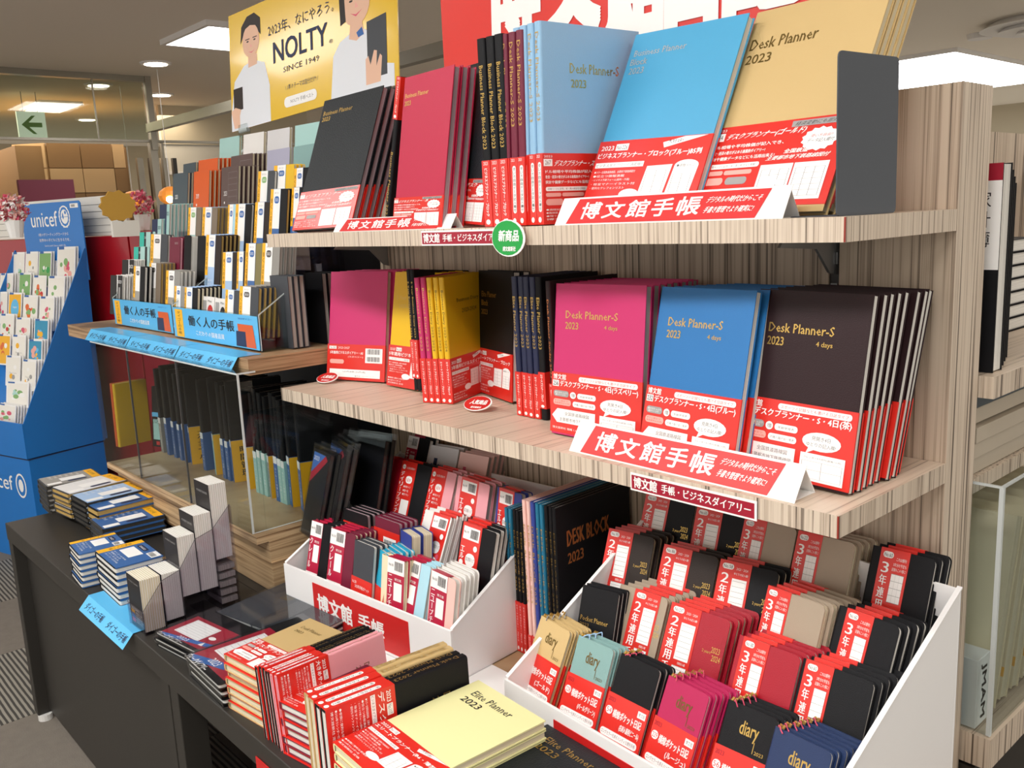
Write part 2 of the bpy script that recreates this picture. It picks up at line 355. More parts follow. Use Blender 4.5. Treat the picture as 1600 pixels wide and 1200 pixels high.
def row(n, step, name, label, cat, pose, t, cover, short, where, group=None, drift=(0, 0, 0), jit=.001, stand=True, lean_less=0.0, **kw):
    """n copies one behind (or under) the other; drift in the book's own x, y, z per copy"""
    group = group or '%s in %s' % (short + 's', where)
    upz = abs(pose[8]); cl = upz if (upz > .5 and stand) else 1.0
    if n > 1: t = max(.004, min(t, step * cl - (.0046 if kw.get('film') else .0019) - (pose[10] * math.sin(math.radians(lean_less)))))
    if upz > .5 and stand:      # rest the lowest edge of a leaning book on what carries it
        sl = math.sqrt(max(0, 1 - upz * upz)); pose = tuple(pose[:2]) + (pose[2] + min(t * sl + .0009 + max(0, -pose[5] * pose[9]), .014),) + tuple(pose[3:])
    root = book(name, label, cat, pose, t, cover, group=group, **kw)
    m0 = pose_matrix(pose); ey = m0.to_3x3() @ Vector((0, 1, 0)); upz = abs(pose[8])
    if upz > .5 and stand:
        ey = Vector((ey.x, ey.y, 0)).normalized()
    ex = m0.to_3x3() @ Vector((1, 0, 0)); up = m0.to_3x3() @ Vector((0, 0, 1))
    out = [root]; rnd = random.Random(len(label) * 31 + n)
    for i in range(1, n):
        m = m0.copy()
        if lean_less: m = Matrix.Translation(m0.to_translation()) @ Matrix.Rotation(-math.radians(lean_less * i), 4, ex) @ Matrix.Translation(-m0.to_translation()) @ m0
        off = ey * step * i + ex * (drift[0] * i + rnd.uniform(-jit, jit)) + (Vector((0, 0, 1)) if stand else up) * (drift[2] * i + (0 if stand else rnd.uniform(-jit, jit)))
        m = Matrix.Translation(off) @ m
        c_ = clone(root, m); c_['label'] = '%s %s, %s' % (ORD[i], short, where)
        out.append(c_)
    return out
# ================================================================== the setting
def struct(name, mb, mats, bevel=0):
    o = mb.build(name, mats, None, bevel); o['kind'] = 'structure'; return o
for a in [('ceiling_paint', '#f0e9dc', 0.9), ('wall_cream', '#c9bfa8', 0.8), ('stone_light', '#c2a277', 0.6, 0.1, 60), ('stone_dark', '#8a6a44', 0.6, 0.1, 60), ('frame_metal', '#8f897c', 0.35, 0, 1, 0.6),
          ('dark_frame', '#2a2622', 0.4), ('carpet_plain', '#756e65', 0.95, 0.9, 300, 0, .2, 0, 0, .12), ('shade_white', '#d9d6cc', 0.8), ('lamp_white', '#ffffff', 0.5, 0, 1, 0, .5, 0, 14), ('downlight', '#fff2dc', 0.5, 0, 1, 0, .5, 0, 9),
          ('strip_lamp', '#ffffff', 0.5, 0, 1, 0, .5, 0, 7), ('pendant_glow', '#c97a2e', 0.5, 0, 1, 0, .5, 0, .7), ('bulb', '#ffe6b0', 0.5, 0, 1, 0, .5, 0, 14), ('exit_white', '#dfeee2', 0.5, 0, 1, 0, .5, 0, .45), ('wall_dark', '#3a352e', 0.8),
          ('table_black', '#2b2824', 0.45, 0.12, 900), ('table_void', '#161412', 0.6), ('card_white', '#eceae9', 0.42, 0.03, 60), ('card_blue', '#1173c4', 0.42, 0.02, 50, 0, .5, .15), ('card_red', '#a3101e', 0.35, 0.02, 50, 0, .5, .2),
          ('metal_dark', '#3b4048', 0.45, 0.06, 900, 0, .5), ('metal_grey', '#9fa0a0', 0.35, 0, 1, .7), ('laminate_red_edge', '#8c2a1c', 0.5), ('white_caster', '#d8d6d2', .4)]:
    mat(*a)
m = bpy.data.materials.new('carpet_stripe'); m.use_nodes = True; nt = m.node_tree; b = nt.nodes['Principled BSDF']; MATS['carpet_stripe'] = m
tc = nt.nodes.new('ShaderNodeTexCoord'); wv = nt.nodes.new('ShaderNodeTexWave'); wv.bands_direction = 'Y'; wv.inputs['Scale'].default_value = 24; wv.inputs['Distortion'].default_value = .6; wv.inputs['Detail'].default_value = 1
cr = nt.nodes.new('ShaderNodeValToRGB'); cr.color_ramp.elements[0].position = .35; cr.color_ramp.elements[0].color = hexc('#3a3732'); cr.color_ramp.elements[1].position = .62; cr.color_ramp.elements[1].color = hexc('#8b867b')
nt.links.new(tc.outputs['Object'], wv.inputs['Vector']); nt.links.new(wv.outputs['Fac'], cr.inputs['Fac']); nt.links.new(cr.outputs['Color'], b.inputs['Base Color']); b.inputs['Roughness'].default_value = .95
f = MB(); f.box((-13, -4, FLOOR - .05), (4, 13, FLOOR)); fl = struct('floor', f, 'carpet_plain')
g = MB()                                     # carpet tiles with woven ribs, laid in alternation
tiles = 0
for i in range(-5, 4):
    for j in range(-3, 3):
        x = -2.12 + i * .46; y = -.50 + j * .46
        b = MB(); b.box((x + .001, y + .001, FLOOR), (x + .459, y + .459, FLOOR + .004))
        o = b.build('carpet_tile', 'carpet_stripe' if (i + j) % 2 else 'carpet_plain', fl)
c = MB(); c.box((-14, -4, CEIL), (6, 14, CEIL + .06)); struct('ceiling', c, 'ceiling_paint')
GX = -7.504
b = MB(); b.box((GX - .04, -3.5, CEIL - .045), (GX + .04, 2.22, CEIL)); b.box((GX - .02, -3.5, 1.065), (GX + .02, 5, 1.085)); struct('trim_1', b, 'frame_metal')
b = MB()
for y in (.3, 1.79): b.box((GX - .006, y, 1.085), (GX + .006, y + .012, CEIL - .045))
b.box((GX - .03, 2.20, FLOOR), (GX + .03, 2.26, 1.07)); b.box((GX - .02, 2.3, FLOOR), (GX + .02, 2.32, 1.07)); struct('trim_2', b, 'frame_metal')
b = MB(); b.box((GX - .02, 2.2, 1.15), (GX + 5, 2.26, 1.22)); b.box((GX, 2.21, 1.0), (GX + .05, 2.26, CEIL)); struct('trim_3', b, 'frame_metal')
b = MB(); b.box((GX - .003, -3.5, 1.085), (GX + .003, 2.2, CEIL - .05)); struct('window_1', b, 'partition_glass')
# walls far behind
b = MB(); b.box((-14, -4, FLOOR), (-13.8, 14, CEIL)); struct('wall_left', b, 'wall_cream')
b = MB(); b.box((-14, 13.8, FLOOR), (6, 14, CEIL)); struct('wall_back', b, 'wall_cream')
b = MB(); b.box((-10.5, -4, FLOOR), (-10.4, 1.2, .82)); struct('wall_recess', b, 'wall_dark')
# stone clad pillar: blocks with recessed joints
core = MB(); core.box((-10.2, 1.55, FLOOR), (-9.06, 2.56, 1.16)); pil = core.build('stone_pillar', 'stone_dark')
tag(pil, 'brown stone clad pillar behind the glass, far left', 'pillar')
rr = random.Random(5)
for k in range(9):
    z = FLOOR + .02 + k * .236; y = 1.82
    while y < 2.5:
        d = rr.choice((.2, .3, .38)); y2 = min(y + d, 2.54); b = MB(); b.box((-9.06, y, z), (-9.04 + rr.uniform(0, .006), y2 - .006, z + .228))
        b.build('stone_block', 'stone_light' if rr.random() < .35 else 'stone_dark', pil); y = y2
    b = MB(); b.prism([(-9.06, 1.815, z), (-9.06, 1.815, z + .228), (-9.3, 1.6, z + .228), (-9.3, 1.6, z)], (.02, -.02, 0)); b.build('stone_block', 'stone_light', pil)
# white roller shade and dark uprights right of the pillar
sh = empty('roller_shade', (-9.2, 3.3, .93)); tag(sh, 'white roller shade pulled down behind the orange planners', 'blind')
b = MB(); b.box((-.02, -.32, .0), (.0, 1.4, .28)); b.build('shade_cloth', 'shade_white', sh)
b = MB(); b.box((-.03, -.32, -.03), (.01, 1.4, .0)); b.build('bottom_bar', 'white', sh)
b = MB(); b.box((-.04, -.32, .28), (.02, 1.4, CEIL - .93)); b.build('box_housing', 'wall_cream', sh)
for i, (y, w_) in enumerate(((2.62, .06), (2.74, .05), (2.86, .07), (2.98, .04))):
    b = MB(); b.box((-9.0, y, FLOOR), (-8.95, y + w_, 1.05)); struct('trim_%d' % (i + 4), b, 'dark_frame' if i % 2 else 'frame_metal')
# ------------------------------------------------------------------ lamps in the ceiling
def panel_light(x0, x1, y0, y1, label, group=None, z=CEIL, ribs=0):
    r = empty('ceiling_light', ((x0 + x1) / 2, (y0 + y1) / 2, z)); tag(r, label, 'ceiling light', group)
    X = (x1 - x0) / 2; Y = (y1 - y0) / 2; fr = MB(); t = .03
    fr.box((-X, -Y, -.035), (X, -Y + t, 0)); fr.box((-X, Y - t, -.035), (X, Y, 0)); fr.box((-X, -Y + t, -.035), (-X + t, Y - t, 0)); fr.box((X - t, -Y + t, -.035), (X, Y - t, 0)); fr.build('frame', 'white', r)
    d = MB()
    if ribs:
        n = 3
        for i in range(n): q = -Y + t + (2 * Y - 2 * t) * (i + .2) / n; d.box((-X + t, q, -.02), (X - t, q + (2 * Y - 2 * t) / n * .5, -.01))
        d.build('tube', 'strip_lamp', r)
    else:
        d.box((-X + t, -Y + t, -.018), (X - t, Y - t, -.006)); d.build('diffuser', 'lamp_white', r)
    return r
panel_light(-5.95, -5.2, 1.76, 2.3, 'square white ceiling light just left of the yellow poster')
panel_light(-4.7, -3.1, 7.7, 11.0, 'long bright ceiling light at upper right behind the gold planners')
panel_light(-9.9, -9.2, 1.85, 2.25, 'slatted ceiling light behind the glass above the green arrow sign', z=CEIL, ribs=1)
panel_light(-10.9, -10.0, 1.1, 1.7, 'slatted ceiling light at the left edge of the picture', z=CEIL, ribs=1)
panel_light(-.55, .95, -1.7, -1.3, 'white ceiling light over the aisle in front of the shelves')
panel_light(-2.3, -.9, -1.8, -1.4, 'white ceiling light over the aisle left of the shelves')
for k, (x, y, lab) in enumerate([(-6.81, 2.06, 'round downlight nearest the yellow poster, above the glass partition'), (-8.05, 2.03, 'round downlight just under the top rail of the glass partition'), (-8.42, 2.72, 'round downlight below and right of the nearest one'),
                 (-10.6, 2.72, 'small round downlight right of the green arrow sign'), (-11.6, 1.85, 'small round downlight showing through the green arrow sign'), (-12.4, 4.6, 'small round downlight above the roller shade, left one'),
                 (-12.9, 5.1, 'small round downlight above the roller shade, right one'), (-9.3, 4.3, 'round downlight beside the yellow poster, left one'), (-9.8, 4.8, 'round downlight beside the yellow poster, right one')]):
    r = empty('downlight', (x, y, CEIL)); tag(r, lab, 'downlight', 'round downlights in the ceiling')
    b = MB(); b.cyl((0, 0, -.012), (0, 0, 0), .115, .12, 24); b.build('ring', 'white', r)
    b = MB(); b.cyl((0, 0, -.016), (0, 0, -.011), .085, .085, 24); b.build('lens', 'downlight', r)
sp = empty('ceiling_diffuser', (-2.2, 7.0, CEIL)); tag(sp, 'round white air diffuser on the ceiling at upper right', 'air vent')
for i, (ra, z) in enumerate(((.42, -.05), (.30, -.08), (.17, -.10))):
    b = MB(); b.cyl((0, 0, z), (0, 0, z + .05), ra, ra * .8, 32); b.build('cone', 'white', sp)
b = MB(); b.cyl((-2.72, 7.2, CEIL - .04), (-2.72, 7.2, CEIL), .09, .1, 20); tag(b.build('smoke_detector', 'white'), 'small white smoke detector below the round air diffuser', 'detector')
# green arrow sign behind the glass
s = empty('exit_sign', (-8.704,1.512,1.192)); tag(s, 'pale illuminated sign with a green left arrow, hanging behind the glass', 'sign')
b = MB(); b.box((-.03, 0, 0), (0, .235, .235)); b.build('panel', 'exit_white', s)
b = MB(); hz = CEIL - s.location.z; b.cyl((-.015, .06, .235), (-.015, .06, hz), .004, n=6); b.build('hanger', 'metal_grey', s); b = MB(); b.cyl((-.015, .18, .235), (-.015, .18, hz), .004, n=6); b.build('hanger', 'metal_grey', s)
b = MB(); b.prism([(.001, .03, .12), (.001, .12, .2), (.001, .15, .2), (.001, .09, .14), (.001, .2, .14), (.001, .2, .1), (.001, .09, .1), (.001, .15, .04), (.001, .12, .04)], (.004, 0, 0)); b.build('arrow', 'print_leaf', s)
# pendant lamps
for (p, lab) in (((-8.004,2.194,0.6086), 'round orange pendant lamp hanging over the corridor'), ((-7.104,2.182,0.6023), 'small orange pendant lamp seen left of the grey planners')):
    r = empty('pendant_lamp', p); tag(r, lab, 'lamp', 'orange pendant lamps'); b = MB()
    for k in range(6): a0 = math.pi * k / 6 - math.pi / 2; a1 = math.pi * (k + 1) / 6 - math.pi / 2; b.cyl((0, 0, .075 * math.sin(a0)), (0, 0, .075 * math.sin(a1)), max(.1 * math.cos(a0), .01), max(.1 * math.cos(a1), .02), 16)
    b.build('shade', 'pendant_glow', r); b = MB(); b.cyl((.07, -.04, -.03), (.115, -.05, -.03), .03, .02, 10); b.build('bulb', 'bulb', r); b = MB(); b.cyl((0, 0, .07), (0, 0, CEIL - p[2]), .003, n=6); b.build('cord', 'white', r)

# ================================================================== right hand shelving unit
W_ = 1.2; D_ = .258; T_ = .0248; H_ = .3048
un = empty('shelving_unit', (0, 0, FLOOR)); tag(un, 'right hand wood laminate shelving unit holding the red banded planners', 'shelf')
def ubox(name, a, b, m, par=un, bevel=0, faces=None):
    q = MB(); z = FLOOR; q.box((a[0], a[1], a[2] - z), (b[0], b[1], b[2] - z), faces=faces); return q.build(name, m, par, bevel)
ubox('back_panel', (-1.2, D_, FLOOR), (-.16, D_ + .085, .447), 'zebra_panel'); ubox('back_panel', (-.145, D_, FLOOR), (0, D_ + .085, .447), ['zebra_panel', 'zebra_vertical'], faces=[0, 0, 0, 1, 0, 0])
for nm, z in (('mid', 0), ('top', H_)):
    ubox('shelf', (-W_, 0, z - T_), (0, D_ - .001, z), ['zebra_vertical', 'zebra_deep'], bevel=0, faces=[1, 1, 0, 0, 0, 0])
    ubox('edge_trim', (-.0012, -.0008, z - T_ + .0003), (.0004, .0006, z - .0003), 'laminate_red_edge')
    for x in (-.155, -1.17):
        q = MB(); zz = z - FLOOR; q.prism([(x, D_ - .002, zz - T_ - .002), (x, D_ - .12, zz - T_ - .002), (x, D_ - .13, zz - T_ - .012), (x, D_ - .045, zz - T_ - .018), (x, D_ - .012, zz - T_ - .05), (x, D_ - .002, zz - T_ - .053)], (.004, 0, 0)); q.build('bracket', 'metal_grey', un)
q = MB(); q.box((-.16, D_ + .004, 0), (-.145, D_ + .03, 1.36)); un_ch = q.build('slotted_upright', 'dark_frame', un)
q = MB()
for k in range(34): q.box((-.157, D_ + .001, .03 + k * .04), (-.148, D_ + .0045, .045 + k * .04))
q.build('slot_row', 'metal_grey', un)['kind'] = 'stuff'
ubox('base_deck', (-1.15, -.098, FLOOR), (.1, D_ - .001, -.4005), ['zebra_vertical', 'wood_base'], faces=[1, 1, 0, 0, 0, 0])
# price rails and round tags on the shelf edges
def rail(x0, x1, z0, z1, label, y=-.001):
    r = empty('shelf_label', (x0, y, z0)); tag(r, label, 'label', 'maroon shelf edge labels'); W = x1 - x0; H = z1 - z0
    q = MB(); q.box((0, -.0012, 0), (W, 0, H)); q.build('holder', 'print_white', r)
    print_obj('lettering', [('r', .01, .1, .975, .78, 'print_maroon'), ('t', '博文館', .03, .2, .2, .6, 'print_white', '', .02), ('t', '手帳・ビジネスダイアリー', .27, .25, .69, .5, 'print_white', '', .02)], W, H, r, y=-.0014)
A0 = (-0.6917,0,0.2774); A1 = (-0.4483,0,0.2765)
rail(A0[0], A0[0] + .2, H_ - T_ + .0005, H_ - .002, 'maroon label strip on the edge of the top shelf')
A0 = (-0.2796,0,-0.0106); A1 = (-0.0962,0,-0.0091)
rail(A0[0], A1[0], -.027, -.004, 'maroon label strip on the edge of the middle shelf')
def oval(x, y, z, rx, rz, colm, t1, t2, label, tilt=0, yaw=0, group=None):
    r = empty('shelf_tag', (x, y, z)); r.rotation_euler = (math.radians(tilt), 0, math.radians(yaw)); tag(r, label, 'tag', group)
    q = MB(); n = 32; q.prism([(rx * math.cos(a * 2 * math.pi / n), -.0006, rz * math.sin(a * 2 * math.pi / n)) for a in range(n)], (0, .0012, 0)); q.build('disc', 'print_white', r)
    print_obj('lettering', [('e', .0, .02, .96, .97, colm), ('t', t1, .2, .42, .62, .3, 'print_white', 'i', .03), ('t', t2, .32, .14, .4, .13, 'print_white', 'i', .02)], rx * 1.94, rz * 1.94, r, x0=-rx * .97, z0=-rz * .97, y=-.0009)
A0 = (-0.4845,-0.006,0.2899)
oval(A0[0], -.008, A0[2], .034, .025, 'print_green', '新商品', '博文館新社', 'green oval tag on the edge of the top shelf')
A0 = (-1.166,0.088,0.006)
oval(A0[0], A0[1], .011, .024, .019, 'print_red', '人気商品', '博文館新社', 'red oval tag at the left end of the middle shelf', -68, 25, 'red oval tags on the middle shelf')
A0 = (-0.7033,0.1025,0.008)
oval(A0[0], A0[1], .013, .026, .019, 'print_red', '人気商品', '博文館新社', 'red oval tag near the centre of the middle shelf', -62, 20, 'red oval tags on the middle shelf')
# folded tent cards
def tent(p0, p1, h, back, label, z):
    p0 = Vector((p0[0], p0[1], z)); p1 = Vector((p1[0], p1[1], z)); ex = (p1 - p0); L = ex.length; ex.normalize()
    r = empty('tent_card', p0); r.rotation_euler = (0, 0, math.atan2(ex.y, ex.x)); tag(r, label, 'sign', 'red and white tent cards on the shelves'); t = .0006
    q = MB(); q.prism([(0, 0, 0), (0, t * 2, 0), (0, back + t, h), (0, back, h)], (L, 0, 0)); fr = q.build('front_face', 'print_white', r)
    q = MB(); q.prism([(.004, back, h), (.004, back + t, h), (.004, back * 2 + t * 2, 0), (.004, back * 2, 0)], (L - .008, 0, 0)); q.build('back_face', 'print_white', r)
    q = MB(); q.box((.004, 0, .0002), (L - .004, back * 2, .0008)); q.build('base_flap', 'print_white', r)
    s = math.hypot(h, back)
    pr = print_obj('lettering', [('p', [(.06, .04), (.9, .04), (.93, .93), (.09, .93)], 'print_red'), ('t', '博', .12, .2, .095, .58, 'print_white', 'i', .015), ('t', '文', .235, .2, .095, .56, 'print_white', 'i', .015), ('t', '館', .35, .2, .095, .58, 'print_white', 'i', .015), ('t', '手', .465, .2, .09, .58, 'print_white', 'i', .015), ('t', '帳', .575, .2, .095, .6, 'print_white', 'i', .015),
        ('t', 'デジタルの時代だからこそ', .69, .56, .21, .2, 'print_white', 'i', .01), ('t', '手書き管理でより確実に!', .69, .24, .19, .2, 'print_white', 'i', .01)], L, s, fr, y=-.0006)
    pr.rotation_euler = (-math.atan2(back, h), 0, 0)
P0 = (-0.959,0,0.3094); P1 = (-0.6267,0,0.3053)
tent((P0[0], .004), (P1[0], .004), .022, .014, 'tent card on the top shelf in front of the black leather planner', H_)
P0 = (-0.4063,0,0.3069); P1 = (-0.0718,0,0.3059)
tent((P0[0], .004), (P1[0], .004), .034, .02, 'tent card on the top shelf in front of the sky blue planner', H_)
P0 = (-0.4035,0.0139,0); P1 = (-0.0554,0.0072,0)
tent(P0, P1, .038, .024, 'tent card on the middle shelf in front of the blue planner', 0)
# dark metal bookend at the right end of the top shelf
P = (-0.016,0.012,0.3048,0.0772,0.997,0.0037,-0.0066,-0.0032,1,0.1084,0.158)
r = empty('bookend', mtx=pose_matrix(P)); tag(r, 'dark grey metal bookend beside the gold planners on the top shelf', 'bookend')
q = MB(); n = 4; rr_ = .006; pts = []
for cx, cz, a0 in ((P[9] - rr_, rr_, -90), (P[9] - rr_, P[10] - rr_, 0), (rr_, P[10] - rr_, 90), (rr_, rr_, 180)):
    for k in range(n + 1): a = math.radians(a0 + 90 * k / n); pts.append((cx + rr_ * math.cos(a), 0, cz + rr_ * math.sin(a)))
q.prism(pts, (0, .0015, 0)); q.build('upright_plate', 'metal_dark', r); q = MB(); q.box((.01, .0015, 0.0002), (P[9] - .01, .07, .0014)); q.build('foot_plate', 'metal_dark', r)
# red fascia sign standing behind the top shelf
r = empty('header_sign', (-.925, .245, H_)); tag(r, 'large red sign with white brush lettering behind the top shelf books', 'sign')
q = MB(); q.box((0, 0, 0.001), (.775, .006, .5)); q.build('board', 'red_band', r)
print_obj('lettering', [('t', '博', .165, .61, .16, .32, 'print_white', 'i', .045), ('t', '文', .365, .60, .13, .30, 'print_white', 'i', .05), ('t', '館', .52, .53, .135, .36, 'print_white', 'i', .04), ('t', '日', .67, .54, .10, .32, 'print_white', 'i', .05), ('t', '記', .79, .54, .15, .34, 'print_white', 'i', .045)], .775, .5, r, y=-.0006)

# ================================================================== black display table
TZ = -.4; TY = -.345
P = (-2.174,-0.3077,-0.4)
tb = empty('display_table', (0, TY, FLOOR)); tag(tb, 'long black display table in front of the shelves', 'table'); TX = -2.1; SX1 = (-1.08,-0.34,-0.4365)[0]
def tbox(name, a, b, m='table_black', bevel=.0015):
    q = MB(); q.box((a[0], a[1] - TY, a[2] - FLOOR), (b[0], b[1] - TY, b[2] - FLOOR)); return q.build(name, m, tb, bevel)
tbox('tabletop', (TX, TY, TZ - .045), (.9, -.1, TZ)); tbox('tabletop', (TX, -.0995, TZ - .045), (-1.16, .02, TZ))
tbox('leg', (TX, TY + .002, FLOOR + .02), (TX + .035, TY + .04, TZ - .0455)); tbox('leg', (TX, -.02, FLOOR + .02), (TX + .035, .02, TZ - .0455))
tbox('front_panel', (TX + .0355, TY + .03, FLOOR + .03), (SX1, TY + .045, TZ - .0455)); tbox('stile', (SX1, TY + .004, FLOOR + .03), (SX1 + .035, TY + .05, TZ - .0455)); tbox('stile', (SX1 + .04, TY + .004, FLOOR + .03), (SX1 + .075, TY + .05, TZ - .0455))
tbox('recess_shade', (SX1 + .0755, TY + .12, FLOOR + .03), (.9, TY + .13, TZ - .0455), 'table_void')  # shade of the open recess painted as a near-black sheet
q = MB(); q.cyl((TX + .03, .02, 0), (TX + .03, .02, .02), .018, n=16); q.build('foot', 'white_caster', tb); q = MB(); q.cyl((TX + .02, .36, 0), (TX + .02, .36, .02), .018, n=16); q.build('foot', 'white_caster', tb)
# white paper laid on the deck between the boxes
P = (-0.5791,0.0021,-0.4)
q = MB(); q.prism([(P[0] - .25, -.11, TZ + .0002), (P[0] + .35, -.11, TZ + .0002), (P[0] + .35, .03, TZ + .0002), (P[0] - .25, .03, TZ + .0002)], (0, 0, .0006)); tag(q.build('paper_sheet', 'print_white'), 'white paper sheet lying between the two white cardboard boxes', 'paper')
# ================================================================== white stepped cardboard boxes
def step_box(O, yaw, W, D, z0, sl, tiers, label, lab_els, lab_rect):
    r = empty('display_box', O); r.rotation_euler = (0, 0, math.radians(yaw)); tag(r, label, 'box', 'white cardboard display boxes'); t = .004
    def bx(n, a, b): q = MB(); q.box(a, b); return q.build(n, 'card_white', r, .0006)
    bx('bottom', (0, 0, 0.001), (W, D, .004)); fr = bx('front_lip', (0, 0, .001), (W, t, z0)); bx('back_wall', (0, D - t, .001), (W, D, z0 + sl * D))
    for x in (0, W - t):
        q = MB(); q.prism([(x, t, .001), (x, t, z0), (x, D - t, z0 + sl * (D - t)), (x, D - t, .001)], (t, 0, 0)); q.build('side_wall', 'card_white', r, .0006)
        q = MB(); q.prism([(x - .001, t, z0), (x - .001, t, z0 + .0025), (x - .001, D, z0 + sl * D + .0025), (x - .001, D, z0 + sl * D)], (t + .002, 0, 0)); q.build('folded_edge', 'card_white', r)
    for (y0, y1, z) in tiers:
        bx('tier', (t, y0, z - .003), (W - t, y1, z)); bx('riser', (t, y0, .004), (W - t, y0 + .003, z - .003 + .02))
    q = MB(); q.box((W * lab_rect[0], -.0008, lab_rect[2]), (W * lab_rect[1], -.0001, lab_rect[3])); lb = q.build('front_label', 'print_red', r)
    print_obj('lettering', lab_els, W * (lab_rect[1] - lab_rect[0]), lab_rect[3] - lab_rect[2], lb, x0=W * lab_rect[0], z0=lab_rect[2], y=-.001)
    return r
hk = [('t', '博文館', .05, .25, .38, .5, 'print_white', '', .02), ('t', '手帳', .5, .3, .26, .4, 'print_white', '', .02)]
step_box((-1.066, -.096, TZ), 5, .462, .30, .092, .50, [(.075, .3, .05), (.16, .3, .10), (.235, .3, .14)], 'white cardboard display box on the left, full of small planners', hk, (.20, .78, .008, .078))
step_box((-.439, -.093, TZ), -3, .47, .32, .09, .56, [(.075, .32, .045), (.15, .32, .09), (.22, .32, .13)], 'white cardboard display box on the right, full of pocket diaries', hk, (.22, .8, .008, .074))
